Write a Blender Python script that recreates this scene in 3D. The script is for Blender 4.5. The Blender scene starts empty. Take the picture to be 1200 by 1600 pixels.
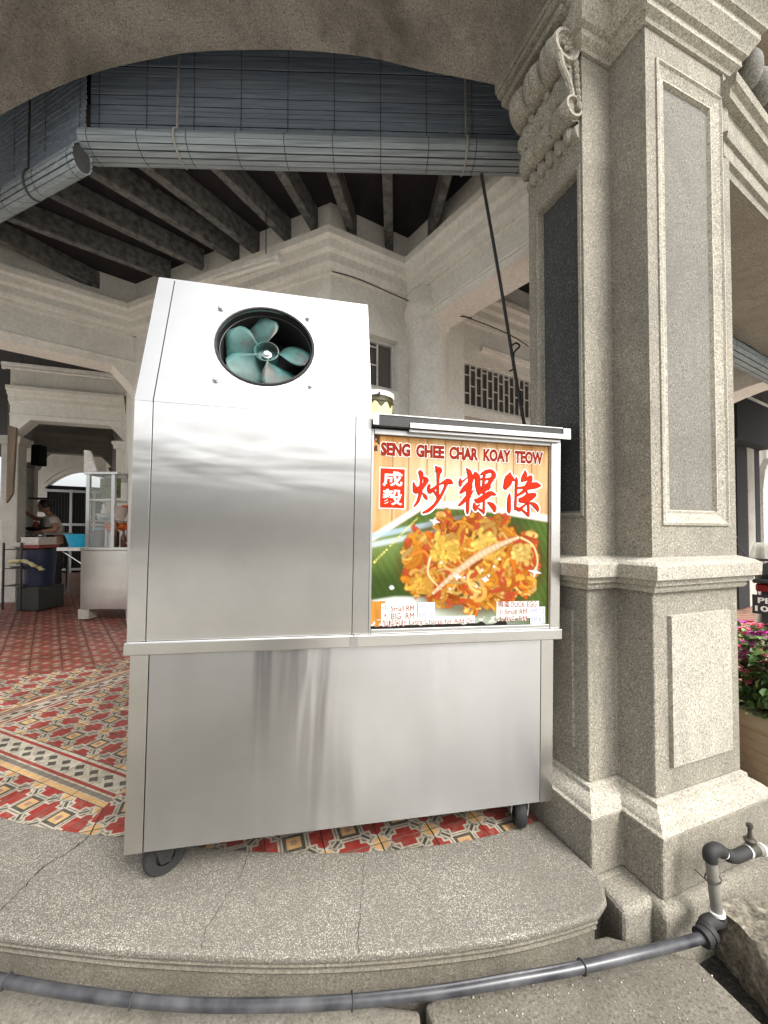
import bpy, bmesh, math, random
import numpy as np
from mathutils import Vector, Matrix, Euler
R = math.radians
rnd = random.Random(7)
sc = bpy.context.scene
COL = sc.collection

# ------------------------------------------------------------------ camera, sky, sun, exposure
CAMH, PITCH = 1.2, 1.2
cam_d = bpy.data.cameras.new('camera')
cam_d.sensor_fit = 'AUTO'; cam_d.sensor_width = 36.0; cam_d.lens = 13.5
cam_d.shift_y = 22.4 / 1600.0
cam_d.clip_start = 0.02; cam_d.clip_end = 3000.0
cam = bpy.data.objects.new('camera', cam_d); COL.objects.link(cam)
cam.location = (0, 0, CAMH); cam.rotation_euler = (R(90 + PITCH), 0, 0)
sc.camera = cam

SUN_EL, SUN_AZ = 46, 138      # azimuth measured clockwise from +Y
world = bpy.data.worlds.new('World'); sc.world = world; world.use_nodes = True
wn = world.node_tree; wn.nodes.clear()
sky = wn.nodes.new('ShaderNodeTexSky'); sky.sky_type = 'NISHITA'; sky.sun_disc = False
sky.sun_elevation = R(SUN_EL); sky.sun_rotation = R(SUN_AZ); sky.dust_density = 5.0; sky.air_density = 1.2
hsv = wn.nodes.new('ShaderNodeHueSaturation'); hsv.inputs['Saturation'].default_value = 0.22
bg = wn.nodes.new('ShaderNodeBackground'); bg.inputs['Strength'].default_value = 0.13
wo = wn.nodes.new('ShaderNodeOutputWorld')
wn.links.new(sky.outputs[0], hsv.inputs['Color']); wn.links.new(hsv.outputs[0], bg.inputs[0]); wn.links.new(bg.outputs[0], wo.inputs[0])
sun_d = bpy.data.lights.new('sun', 'SUN'); sun_d.energy = 1.5; sun_d.angle = R(25); sun_d.color = (1.0, 0.97, 0.925)
sun = bpy.data.objects.new('sun', sun_d); COL.objects.link(sun)
_az = R(SUN_AZ); _el = R(SUN_EL)
_sd = Vector((math.sin(_az) * math.cos(_el), math.cos(_az) * math.cos(_el), math.sin(_el)))
sun.rotation_euler = _sd.to_track_quat('Z', 'Y').to_euler()
sun.location = (0, -5, 12)
vs = sc.view_settings
vs.view_transform = 'Standard'; vs.look = 'None'; vs.gamma = 1.0; vs.exposure = 1.18; vs.use_curve_mapping = False
sc.cycles.max_bounces = 10; sc.cycles.diffuse_bounces = 6; sc.cycles.glossy_bounces = 5; sc.cycles.transparent_max_bounces = 12
sc.cycles.use_denoising = True

# ------------------------------------------------------------------ surveying helpers (photo pixel -> point in the place)
_p = R(PITCH)
def ray(px, py):
    dx = (px - 600) / 600.0; v = (822.4 - py) / 600.0
    d = np.array([dx, math.cos(_p) - v * math.sin(_p), math.sin(_p) + v * math.cos(_p)])
    return d / d[1]
_C = np.array([0, 0, CAMH])
def P(px, py, Y): return Vector(_C + ray(px, py) * Y)
SL = -0.0216                                        # the paving falls towards the street corner
def fz(x): return SL * max(-6.0, min(6.0, x))
def F(px, py, z0=0.0):
    d = ray(px, py); t = (z0 - CAMH) / (d[2] - SL * d[0]); return Vector(_C + d * t)
def Zp(px, py, z):
    d = ray(px, py); t = (z - CAMH) / d[2]; return Vector(_C + d * t)
def zat(px, py, Y): return P(px, py, Y).z
def dirv(deg): return Vector((math.sin(R(deg)), math.cos(R(deg))))      # plan direction, clockwise from +Y
UU = dirv(69.7); VV = Vector((-UU.y, UU.x))        # column axes
E1 = Vector((-.934, .357)); E2 = Vector((.357, .934))

# ------------------------------------------------------------------ naming helpers
def tag(o, label=None, cat=None, group=None, kind=None):
    if label: o['label'] = label
    if cat: o['category'] = cat
    if group: o['group'] = group
    if kind: o['kind'] = kind
    return o
def thing(name, label, cat, loc=(0, 0, 0), rz=0.0, group=None, mw=None):
    o = bpy.data.objects.new(name, None); COL.objects.link(o); o.empty_display_size = .1
    if mw is not None: o.matrix_basis = mw
    else:
        o.location = loc; o.rotation_euler = (0, 0, rz)
    return tag(o, label, cat, group)
def wm(o):
    m = o.matrix_basis.copy()
    while o.parent is not None:
        o = o.parent; m = o.matrix_basis @ m
    return m
def kids(o): return [c for c in bpy.data.objects if c.parent == o]

# ------------------------------------------------------------------ mesh builder
class M:
    def __init__(s): s.v = []; s.f = []; s.mi = []; s.cur = 0
    def add(s, vs, fs):
        b = len(s.v); s.v += [tuple(x) for x in vs]
        for f in fs: s.f.append(tuple(i + b for i in f)); s.mi.append(s.cur)
        return s
    def box(s, a, b):
        x0, y0, z0 = a; x1, y1, z1 = b
        return s.add([(x0,y0,z0),(x1,y0,z0),(x1,y1,z0),(x0,y1,z0),(x0,y0,z1),(x1,y0,z1),(x1,y1,z1),(x0,y1,z1)],
                     [(0,3,2,1),(4,5,6,7),(0,1,5,4),(1,2,6,5),(2,3,7,6),(3,0,4,7)])
    def obox(s, c, hx, hy, hz):        # centre and three half-vectors
        c = Vector(c); hx = Vector(hx); hy = Vector(hy); hz = Vector(hz)
        q = [c+a*hx+b*hy+d*hz for d in (-1,1) for a,b in ((-1,-1),(1,-1),(1,1),(-1,1))]
        return s.add(q, [(0,3,2,1),(4,5,6,7),(0,1,5,4),(1,2,6,5),(2,3,7,6),(3,0,4,7)])
    def pbox(s, o, d, L, w0, w1, z0, z1):   # along plan direction d from o: length L, from w0 to w1 on the left normal
        o = Vector((o[0], o[1])); d = Vector((d[0], d[1])).normalized(); n = Vector((-d.y, d.x))
        q = [o + n*w0, o + d*L + n*w0, o + d*L + n*w1, o + n*w1]
        return s.prism([(p.x, p.y) for p in q], z0, z1)
    def prism(s, poly, z0, z1):
        n = len(poly)
        A = sum(poly[i][0]*poly[(i+1)%n][1]-poly[(i+1)%n][0]*poly[i][1] for i in range(n))
        if A < 0: poly = poly[::-1]
        zz0 = z0 if callable(z0) else (lambda x, y: z0)
        zz1 = z1 if callable(z1) else (lambda x, y: z1)
        vs_ = [(x, y, zz0(x, y)) for x, y in poly] + [(x, y, zz1(x, y)) for x, y in poly]
        return s.add(vs_, [tuple(range(n-1,-1,-1)), tuple(range(n,2*n))] + [(i,(i+1)%n,n+(i+1)%n,n+i) for i in range(n)])
    def slab(s, poly3, off):            # polygon in space, given thickness vector
        n = len(poly3); off = Vector(off); a = [Vector(p) for p in poly3]
        return s.add(a + [p+off for p in a], [tuple(range(n-1,-1,-1)), tuple(range(n,2*n))] + [(i,(i+1)%n,n+(i+1)%n,n+i) for i in range(n)])
    def tube(s, pts, r, seg=8, cap=True):
        pts = [Vector(p) for p in pts]; rs = r if isinstance(r, (list, tuple)) else [r]*len(pts)
        b = len(s.v); vs_ = []; up = None
        for i, p in enumerate(pts):
            t = (pts[min(i+1,len(pts)-1)] - pts[max(i-1,0)]).normalized()
            if up is None:
                up = Vector((0,0,1)) if abs(t.z) < .9 else Vector((1,0,0))
            x = t.cross(up)
            if x.length < 1e-5: x = t.orthogonal()
            x.normalize(); y = x.cross(t).normalized(); up = y
            vs_ += [p + (x*math.cos(2*math.pi*k/seg) + y*math.sin(2*math.pi*k/seg))*rs[i] for k in range(seg)]
        fs = []
        for i in range(len(pts)-1):
            for k in range(seg):
                fs.append((i*seg+k, i*seg+(k+1)%seg, (i+1)*seg+(k+1)%seg, (i+1)*seg+k))
        if cap: fs += [tuple(range(seg-1,-1,-1)), tuple((len(pts)-1)*seg+k for k in range(seg))]
        return s.add(vs_, fs)
    def lathe(s, prof, c=(0,0,0), axis=(0,0,1), seg=24, xdir=None):
        ax = Vector(axis).normalized(); x = Vector(xdir) if xdir else ax.orthogonal().normalized(); y = ax.cross(x); c = Vector(c)
        vs_ = [c + ax*h + (x*math.cos(2*math.pi*k/seg)+y*math.sin(2*math.pi*k/seg))*r for r, h in prof for k in range(seg)]
        fs = [(i*seg+k, i*seg+(k+1)%seg, (i+1)*seg+(k+1)%seg, (i+1)*seg+k) for i in range(len(prof)-1) for k in range(seg)]
        return s.add(vs_, fs)
    def sweep(s, prof, path, closed=False, cap=True):
        # prof: (outward, z) points, closed section; path: plan points, outward on the RIGHT of travel
        n = len(path); pp = [Vector((p[0], p[1])) for p in path]; m = len(prof); vs_ = []
        zs = [p[2] if len(p) > 2 else 0.0 for p in path]
        for i in range(n):
            d0 = (pp[i]-pp[i-1]).normalized() if (i > 0 or closed) else (pp[1]-pp[0]).normalized()
            d1 = (pp[(i+1)%n]-pp[i]).normalized() if (i < n-1 or closed) else d0
            n0 = Vector((d0.y,-d0.x)); n1 = Vector((d1.y,-d1.x)); mm = n0+n1
            mm = mm/max(mm.dot(n0), .3) if mm.length > 1e-6 else n0
            for o, z in prof: vs_.append((pp[i].x+mm.x*o, pp[i].y+mm.y*o, z+zs[i]))
        fs = []
        for i in range(n if closed else n-1):
            j = (i+1)%n
            for k in range(m): fs.append((i*m+k, i*m+(k+1)%m, j*m+(k+1)%m, j*m+k))
        if cap and not closed: fs += [tuple(range(m-1,-1,-1)), tuple((n-1)*m+k for k in range(m))]
        return s.add(vs_, fs)
    def blob(s, c, r, seg=8, rings=6, rot=None):
        r = (r,)*3 if not isinstance(r, (tuple, list)) else r; c = Vector(c); vs_ = []
        for i in range(rings+1):
            th = math.pi*i/rings
            for k in range(seg):
                ph = 2*math.pi*k/seg; q = Vector((r[0]*math.sin(th)*math.cos(ph), r[1]*math.sin(th)*math.sin(ph), r[2]*math.cos(th)))
                if rot is not None: q = rot @ q
                vs_.append(c+q)
        fs = [(i*seg+k, (i+1)*seg+k, (i+1)*seg+(k+1)%seg, i*seg+(k+1)%seg) for i in range(rings) for k in range(seg)]
        return s.add(vs_, fs)
    def mesh(s, name, mats, W=None):
        me = bpy.data.meshes.new(name)
        vv = s.v if W is None else [tuple(W @ Vector(p)) for p in s.v]
        me.from_pydata(vv, [], s.f)
        for m in mats: me.materials.append(m)
        if len(mats) > 1:
            for p, i in zip(me.polygons, s.mi): p.material_index = i
        return me
    def build(s, name, mats, parent=None, bevel=0.0, smooth=False, local=False, fix=True, segs=2, angle=35):
        mats = mats if isinstance(mats, (list, tuple)) else [mats]
        W = None if (local or parent is None) else wm(parent).inverted()
        me = s.mesh(name, mats, W)
        if fix:
            b = bmesh.new(); b.from_mesh(me)
            bmesh.ops.remove_doubles(b, verts=b.verts, dist=1e-6)
            bmesh.ops.recalc_face_normals(b, faces=b.faces); b.to_mesh(me); b.free()
        if smooth:
            for p in me.polygons: p.use_smooth = True
            try: me.set_sharp_from_angle(angle=R(angle))
            except Exception: pass
        o = bpy.data.objects.new(name, me); COL.objects.link(o)
        if parent is not None: o.parent = parent
        if bevel:
            md = o.modifiers.new('bevel', 'BEVEL'); md.width = bevel; md.segments = segs; md.limit_method = 'ANGLE'; md.angle_limit = R(35); md.harden_normals = False
        return o

def copy_tree(o, parent=None):
    c = o.copy(); COL.objects.link(c); c.parent = parent
    for ch in kids(o): copy_tree(ch, c)
    return c
def spline(pts, n=6):
    pts = [np.array(p, float) for p in pts]; out = []
    for i in range(len(pts)-1):
        p0 = pts[max(i-1,0)]; p1 = pts[i]; p2 = pts[i+1]; p3 = pts[min(i+2,len(pts)-1)]
        for k in range(n):
            t = k/n
            out.append(.5*((2*p1)+(-p0+p2)*t+(2*p0-5*p1+4*p2-p3)*t*t+(-p0+3*p1-3*p2+p3)*t**3))
    out.append(pts[-1]); return out

# ------------------------------------------------------------------ materials
class N:
    def __init__(s, name):
        s.m = bpy.data.materials.new(name); s.m.use_nodes = True; s.t = s.m.node_tree; s.t.nodes.clear()
        s.out = s.t.nodes.new('ShaderNodeOutputMaterial'); s.b = s.t.nodes.new('ShaderNodeBsdfPrincipled')
        s.t.links.new(s.b.outputs[0], s.out.inputs[0]); s._co = None
    def n(s, typ, **kw):
        q = s.t.nodes.new(typ)
        for k, v in kw.items(): setattr(q, k, v)
        return q
    def l(s, a, b): s.t.links.new(a, b)
    def co(s, scale=(1,1,1), rot=(0,0,0)):
        if s._co is None: s._co = s.n('ShaderNodeTexCoord')
        mp = s.n('ShaderNodeMapping'); mp.inputs['Scale'].default_value = scale; mp.inputs['Rotation'].default_value = rot
        s.l(s._co.outputs['Object'], mp.inputs[0]); return mp.outputs[0]
    def noise(s, scale, detail=3, rough=.55, dist=0, st=(1,1,1), rot=(0,0,0)):
        q = s.n('ShaderNodeTexNoise'); q.inputs['Scale'].default_value = scale; q.inputs['Detail'].default_value = detail
        q.inputs['Roughness'].default_value = rough; q.inputs['Distortion'].default_value = dist
        s.l(s.co(st, rot), q.inputs['Vector']); return q.outputs['Fac']
    def vor(s, scale, feature='F1', out='Distance', st=(1,1,1)):
        q = s.n('ShaderNodeTexVoronoi', feature=feature); q.inputs['Scale'].default_value = scale
        s.l(s.co(st), q.inputs['Vector']); return q.outputs[out]
    def ramp(s, fac, stops, interp='LINEAR'):
        q = s.n('ShaderNodeValToRGB'); e = q.color_ramp; e.interpolation = interp
        while len(e.elements) < len(stops): e.elements.new(.5)
        for el, (p, c) in zip(e.elements, stops):
            el.position = p; el.color = (c[0], c[1], c[2], 1) if isinstance(c, (tuple, list)) else (c, c, c, 1)
        s.l(fac, q.inputs[0]); return q.outputs[0]
    def mix(s, a, b, fac=.5, mode='MIX'):
        q = s.n('ShaderNodeMix', data_type='RGBA', blend_type=mode)
        for sock, v in ((q.inputs[6], a), (q.inputs[7], b)):
            if isinstance(v, (tuple, list)): sock.default_value = (v[0], v[1], v[2], 1)
            else: s.l(v, sock)
        if isinstance(fac, (int, float)): q.inputs[0].default_value = fac
        else: s.l(fac, q.inputs[0])
        return q.outputs[2]
    def math(s, op, a, b=0.0):
        q = s.n('ShaderNodeMath', operation=op)
        for sock, v in ((q.inputs[0], a), (q.inputs[1], b)):
            if isinstance(v, (int, float)): sock.default_value = v
            else: s.l(v, sock)
        return q.outputs[0]
    def bump(s, h, strength=.3, dist=.01):
        q = s.n('ShaderNodeBump'); q.inputs['Strength'].default_value = strength; q.inputs['Distance'].default_value = dist
        s.l(h, q.inputs['Height'])
        if s.b.inputs['Normal'].is_linked: s.l(s.b.inputs['Normal'].links[0].from_socket, q.inputs['Normal'])
        s.l(q.outputs[0], s.b.inputs['Normal']); return s
    def set(s, base=None, rough=None, metal=None, **kw):
        for k, v in (('Base Color', base), ('Roughness', rough), ('Metallic', metal)):
            if v is None: continue
            if isinstance(v, (tuple, list)): s.b.inputs[k].default_value = (v[0], v[1], v[2], 1)
            elif isinstance(v, (int, float)): s.b.inputs[k].default_value = v
            else: s.l(v, s.b.inputs[k])
        for k, v in kw.items():
            k = k.replace('_', ' ')
            if isinstance(v, (int, float)): s.b.inputs[k].default_value = v
            else: s.b.inputs[k].default_value = (*v, 1)
        return s

def plain(name, c, rough=.6, metal=0.0, var=.12, scale=18, bump=.0):
    k = N(name); f = k.noise(scale, 4)
    dark = tuple(x*(1-var*1.6) for x in c); lite = tuple(min(1, x*(1+var)) for x in c)
    k.set(k.ramp(f, [(.3, dark), (.7, lite)]), rough, metal)
    if bump: k.bump(f, bump, .004)
    return k.m

def plaster(name, dark, mid, lite, scale=150, stain=(.10,.095,.085), amount=.35, bump=.5, streak=True):
    k = N(name)
    f1 = k.noise(scale, 2, .6); f2 = k.noise(scale*2.7, 1, .5)
    sp = k.ramp(f1, [(.33, dark), (.47, mid), (.56, mid), (.68, lite)])
    sp = k.mix(sp, k.ramp(f2, [(.40, tuple(x*.75 for x in mid)), (.62, lite)]), .35)
    big = k.noise(2.2, 5, .65, .4); st = k.noise(3.0, 5, .7, .3, st=(3.2,3.2,.55) if streak else (1,1,1))
    m1 = k.ramp(big, [(.42, 0.0), (.72, 1.0)]); m2 = k.ramp(st, [(.48, 0.0), (.75, 1.0)])
    m3 = k.ramp(k.noise(1.0, 4, .6, .2, st=(16,16,.9) if streak else (5,5,5)), [(.56,0.0),(.74,.9)]); mm = k.math('MULTIPLY', k.math('MAXIMUM', k.math('MAXIMUM', m1, m2), m3), amount)
    sp = k.mix(sp, stain, mm)
    tint = k.noise(1.3, 3); sp = k.mix(sp, (1.0,.92,.80), k.ramp(tint, [(.4,0.0),(.8,.28)]), 'MULTIPLY')
    k.set(sp, .92); k.bump(f1, bump, .004); k.bump(big, .25, .01)
    return k.m

MT = {}
MT['plaster'] = plaster('shanghai_plaster', (.028,.026,.021), (.235,.215,.172), (.53,.495,.405), 150, amount=.62)
MT['plaster_lite'] = plaster('shanghai_plaster_pale', (.07,.064,.053), (.36,.335,.275), (.68,.64,.545), 140, amount=.40)
MT['plaster_grey'] = plaster('shanghai_plaster_grey', (.04,.038,.033), (.155,.149,.128), (.33,.318,.28), 150, amount=.55)
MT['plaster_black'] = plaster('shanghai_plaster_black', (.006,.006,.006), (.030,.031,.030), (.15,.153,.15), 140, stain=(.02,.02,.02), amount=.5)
MT['plaster_dark'] = plaster('shanghai_plaster_mottled', (.06,.056,.05), (.25,.232,.20), (.40,.375,.33), 130, stain=(.045,.042,.036), amount=.75, streak=False)  # heavier dark blotches scattered over the plaster
def limewash(name, c, stain, amount):
    k = N(name); big = k.noise(1.7, 6, .65, .6); fine = k.noise(40, 4); st = k.noise(2.5, 5, .7, .4, st=(4,4,.5))
    f = k.math('MULTIPLY', k.math('MAXIMUM', k.ramp(big, [(.45,0.0),(.75,1.0)]), k.ramp(st, [(.52,0.0),(.8,.8)])), amount)
    a = k.mix(c, tuple(x*.86 for x in c), k.ramp(fine, [(.35,0.0),(.65,1.0)]))
    k.set(k.mix(a, stain, f), .85); k.bump(fine, .18, .003); k.bump(big, .3, .012); return k.m
MT['lime'] = limewash('cream_limewash', (.90,.875,.81), (.40,.35,.28), .40)
MT['lime_grey'] = limewash('grey_limewash', (.52,.50,.45), (.20,.185,.155), .65)  # greyer, more stained copy of the cream; deep passage shade is in its colour
# terrazzo: pale chips in grey cement
def terrazzo():
    k = N('terrazzo'); d = k.vor(340); c = k.vor(340, out='Color'); hs = k.n('ShaderNodeSeparateColor'); k.l(c, hs.inputs[0])
    chip = k.ramp(hs.outputs[0], [(.0,(.06,.055,.046)), (.35,(.175,.16,.132)), (.65,(.285,.265,.222)), (1.0,(.58,.545,.465))])
    edge = k.ramp(d, [(.38, 0.0), (.60, 1.0)])
    a = k.mix(chip, (.115,.106,.088), edge)
    big = k.noise(2.4, 5, .65, .4); a = k.mix(a, (.125,.113,.092), k.ramp(big, [(.43,0.0),(.72,.80)]))
    k.set(a, k.ramp(big, [(.3,.55),(.7,.85)])); k.bump(d, .25, .002); return k.m
MT['terrazzo'] = terrazzo()
MT['concrete'] = plaster('street_concrete', (.24,.228,.20), (.43,.41,.36), (.55,.53,.47), 90, stain=(.10,.09,.07), amount=.5, streak=False)
MT['wet_stone'] = plaster('mossy_drain_stone', (.03,.026,.02), (.20,.175,.13), (.48,.44,.36), 34, stain=(.02,.017,.013), amount=.85, bump=1.0, streak=False)
MT['crack'] = plain('crack_dirt', (.03,.027,.022), .95)
# stainless steel; long waves in the sheet bend the reflections
def steel(name, wave, brush, rough=.27, amp=.5, base=(.67,.665,.65), brs=.035, rot=None):
    k = N(name); w = k.noise(1.0, 2.5, .5, .6, st=wave); br = k.noise(1.0, 2, .5, st=brush); bl = k.noise(3.5, 4, .6)
    k.set(k.mix(base, tuple(x*.88 for x in base), k.ramp(bl, [(.35,0.0),(.7,1.0)])), k.math('ADD', k.math('MULTIPLY', bl, .06), rough-.03), 1.0)
    k.bump(k.ramp(k.vor(2.6), [(.0,0.0),(.055,1.0)]), .35, .004); k.bump(w, amp, .02); k.bump(br, brs, .001)
    if rot is not None:
        k.set(Anisotropic=.92, Anisotropic_Rotation=rot); tg = k.n('ShaderNodeTangent', direction_type='RADIAL', axis='Z'); k.l(tg.outputs[0], k.b.inputs['Tangent'])
    return k.m
MT['steel_h'] = steel('brushed_steel_wavy_across', (1.0,1.0,3.4), (700,700,10), .34, .34, brs=.05, rot=0.0)
MT['steel_v'] = steel('brushed_steel_wavy_upright', (4.2,4.2,.45), (10,10,700), .235, .45, brs=.05, rot=.25, base=(.60,.607,.62))
MT['steel'] = steel('brushed_steel', (2,2,2), (60,60,400), .26, .10)
MT['steel_dull'] = steel('dull_steel', (3,3,3), (60,60,300), .42, .15, (.50,.50,.49))
MT['black_rubber'] = plain('black_rubber', (.018,.018,.018), .7, bump=.1)
MT['black_paint'] = plain('black_paint', (.022,.022,.022), .5)
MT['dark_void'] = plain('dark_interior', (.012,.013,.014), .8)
MT['white_paint'] = plain('white_paint', (.74,.73,.69), .5)
MT['white_plastic'] = plain('white_plastic', (.78,.77,.72), .35, var=.05)
MT['teal'] = None
def _teal():
    k = N('teal_blade_enamel'); f = k.noise(9, 4, .6, .3)
    k.set(k.ramp(f, [(.38,(.040,.042,.035)), (.52,(.035,.10,.092)), (.75,(.05,.155,.145))]), .5); return k.m
MT['teal'] = _teal()
def _wood(name, a, b, st=(30,30,2), rough=.75):
    k = N(name); f = k.noise(1.0, 5, .6, .8, st=st); k.set(k.ramp(f, [(.3, a), (.7, b)]), rough); k.bump(f, .25, .004); return k.m
MT['joist'] = plain('old_joist_timber', (.145,.145,.138), .85, var=.38, scale=22, bump=.3)
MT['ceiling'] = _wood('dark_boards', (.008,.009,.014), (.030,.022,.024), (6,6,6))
MT['blind'] = _wood('blind_slat_shaded', (.13,.17,.225), (.25,.305,.37), (2,60,60), .6)  # darker bluish copy: arch shade and haze put into the slat colour
MT['blind_roll'] = _wood('blind_slat_lit', (.16,.19,.21), (.35,.40,.425), (2,60,60), .6)  # paler copy of the same slats, for the better lit roll
MT['board_wood'] = _wood('brown_board', (.10,.07,.045), (.24,.17,.11), (20,20,2))
MT['twine'] = plain('twine', (.05,.05,.048), .9)
MT['rope'] = plain('pale_rope', (.34,.33,.30), .9)
MT['glass'] = None
def _glass():
    k = N('clear_glass'); k.set((.8,.85,.83), .05, 0.0, Transmission_Weight=.0, Alpha=.16); return k.m
MT['glass'] = _glass()
k = N('dark_window_glass'); k.set((.11,.10,.09), .2); MT['pane'] = k.m
# encaustic tile inlays (worn)
def inlay(name, c, worn, amt=.5):
    k = N(name); oi = k.n('ShaderNodeObjectInfo'); tc = k.n('ShaderNodeTexCoord'); va = k.n('ShaderNodeVectorMath', operation='ADD')
    cx_ = k.n('ShaderNodeCombineXYZ'); mr = k.math('MULTIPLY', oi.outputs['Random'], 37.0); k.l(mr, cx_.inputs[0]); k.l(mr, cx_.inputs[1]); k.l(tc.outputs['Object'], va.inputs[0]); k.l(cx_.outputs[0], va.inputs[1])
    def nz(sc_, d_, r_=.6, ds=0):
        q = k.n('ShaderNodeTexNoise'); q.inputs['Scale'].default_value = sc_; q.inputs['Detail'].default_value = d_; q.inputs['Roughness'].default_value = r_; q.inputs['Distortion'].default_value = ds; k.l(va.outputs[0], q.inputs['Vector']); return q.outputs['Fac']
    f = nz(30, 5, .7, .6); g = nz(5, 4, .65); h = nz(90, 3)
    a = k.mix(c, worn, k.math('MULTIPLY', k.ramp(f, [(.46,0.0),(.66,1.0)]), amt)); a = k.mix(a, tuple(x*.42 for x in c), k.ramp(g, [(.40,0.0),(.75,.75)]))
    a = k.mix(a, (.05,.04,.032), k.ramp(h, [(.60,0.0),(.75,.6)]))
    a = k.mix(a, (.62,.60,.57), k.math('MULTIPLY', k.math('SUBTRACT', 1.0, oi.outputs['Random']), .9), 'MULTIPLY')
    k.set(a, k.ramp(f, [(.3,.38),(.7,.65)])); k.bump(f, .2, .001); return k.m
MT['t_base'] = inlay('tile_stone_grey', (.20,.175,.14), (.11,.09,.07), .8)
MT['t_pal'] = inlay('tile_cream', (.50,.46,.37), (.24,.20,.15), .8)
MT['t_red'] = inlay('tile_red', (.30,.030,.022), (.22,.13,.10), .75)
MT['t_yel'] = inlay('tile_ochre', (.60,.37,.16), (.36,.26,.16), .75)
MT['t_drk'] = inlay('tile_charcoal', (.075,.068,.055), (.17,.15,.12), .6)
MT['t_pnk'] = inlay('tile_salmon', (.36,.23,.17), (.20,.13,.10), .75)
MT['t_brn'] = inlay('tile_oxblood', (.21,.065,.04), (.15,.085,.055), .6)
MT['grout'] = plain('grout', (.055,.042,.034), .95)

# ================================================================== SETTING: ground, paving, steps
g = M(); S_ = 900
g.add([(-S_,-S_,-.30),(S_,-S_,-.30),(S_,S_,-.30),(-S_,S_,-.30)], [(0,1,2,3)])
tag(g.build('ground', MT['concrete'], fix=False), kind='structure')

# raised floor of the covered walkway (sub-base; the tiles lie on it)
TT = .012
fl = M()
fpoly = [(-3.2,1.95),(-1.9,1.5),(-.9,1.42),(-.1,1.38),(.5,1.42),(.95,1.6),(1.5,1.7),(2.2,2.0),(8.2,5.5),(6.5,9.5),(-1,14),(-14,15),(-12,10.5),(-5.2,2.2)]
fl.prism(fpoly, lambda x, y: -.6, lambda x, y: fz(x) - TT)
kf = N('walkway_floor_far'); ck = kf.n('ShaderNodeTexChecker'); ck.inputs['Scale'].default_value = 9.4
kf.l(kf.co((1,1,1), (0,0,R(39))), ck.inputs['Vector']); ck.inputs[1].default_value = (.20,.07,.05,1); ck.inputs[2].default_value = (.40,.25,.18,1)
kf.set(kf.mix(ck.outputs[0], (.10,.055,.04), kf.ramp(kf.noise(2.0,4), [(.4,0.0),(.75,.7)])), .5)
floor = fl.build('floor', kf.m, fix=False); tag(floor, kind='structure')

# ---- cement tiles, each its own piece
A_ = .213
def hp(poly, n, c):                      # keep side n.p >= c
    out = []
    for i in range(len(poly)):
        a = poly[i]; b = poly[(i+1) % len(poly)]; da = a[0]*n[0]+a[1]*n[1]-c; db = b[0]*n[0]+b[1]*n[1]-c
        if da >= 0: out.append(a)
        if (da >= 0) != (db >= 0):
            t = da/(da-db); out.append((a[0]+(b[0]-a[0])*t, a[1]+(b[1]-a[1])*t))
    return out
def arc(cx, cy, r, a0, a1, n): return [(cx+r*math.cos(R(a0+(a1-a0)*i/n)), cy+r*math.sin(R(a0+(a1-a0)*i/n))) for i in range(n+1)]
def sq(h, cx=0, cy=0): return [(cx-h,cy-h),(cx+h,cy-h),(cx+h,cy+h),(cx-h,cy+h)]
def rot4(p, k):
    for _ in range(k): p = [(-y, x) for x, y in p]
    return p
# unit designs in [-.5,.5]^2 : list of (material slot, layer, polygon)
TM = [MT['t_base'], MT['t_red'], MT['t_yel'], MT['t_drk'], MT['t_pnk'], MT['t_brn'], MT['grout'], MT['t_pal']]
des_p = []
for k_ in range(4):
    des_p.append((7, 1, rot4([(-.345,-.5),(-.275,-.365),(-.185,-.365),(-.185,-.250),(.185,-.250),(.185,-.365),(.275,-.365),(.345,-.5)], k_)))
    des_p.append((7, 1, rot4([(-.395,-.31),(-.31,-.395),(-.15,-.235),(-.235,-.15)], k_)))
    des_p.append((7, 2, rot4([(-.5,-.5)] + arc(-.5,-.5,.185,0,90,5), k_)))
    des_p.append((1, 2, rot4([(-.30,-.5),(-.24,-.40),(-.145,-.40),(-.145,-.285),(.145,-.285),(.145,-.40),(.24,-.40),(.30,-.5)], k_)))
    des_p.append((3, 3, rot4([(-.365,-.325),(-.325,-.365),(-.165,-.205),(-.205,-.165)], k_)))
    des_p.append((2, 3, rot4([(-.5,-.5)] + arc(-.5,-.5,.150,0,90,5), k_)))
    des_p.append((3, 4, rot4([(-.5,-.485),(-.352,-.485),(-.352,-.5),(-.5,-.5)], k_)))
des_p += [(7, 4, sq(.225)), (3, 5, sq(.195)), (2, 6, sq(.130)), (4, 7, sq(.055))]
des_f = [(5, 1, sq(.5))] 
des_f = []
for i in range(3):
    for j in range(3):
        cx, cy = (i-1)/3, (j-1)/3
        des_f.append((4 if (i+j) % 2 == 0 else 1, 1, [(cx,cy-.155),(cx+.155,cy),(cx,cy+.155),(cx-.155,cy)]))
des_b = [(7, 1, [(-.5,-.5),(.5,-.5),(.5,.5),(-.5,.5)]), (2, 2, [(-.5,-.48),(.5,-.48),(.5,-.37),(-.5,-.37)]), (0, 2, [(-.5,-.35),(.5,-.35),(.5,-.24),(-.5,-.24)]), (1, 2, [(-.5,-.20),(.5,-.20),(.5,-.12),(-.5,-.12)]), (1, 2, [(-.5,.33),(.5,.33),(.5,.41),(-.5,.41)])]
for i in range(4):
    cx = -.375+.25*i; zz = .02 if i % 2 else .19; des_b.append((3, 2, [(cx-.13,zz),(cx,zz-.105),(cx+.13,zz),(cx,zz+.105)]))
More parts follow.
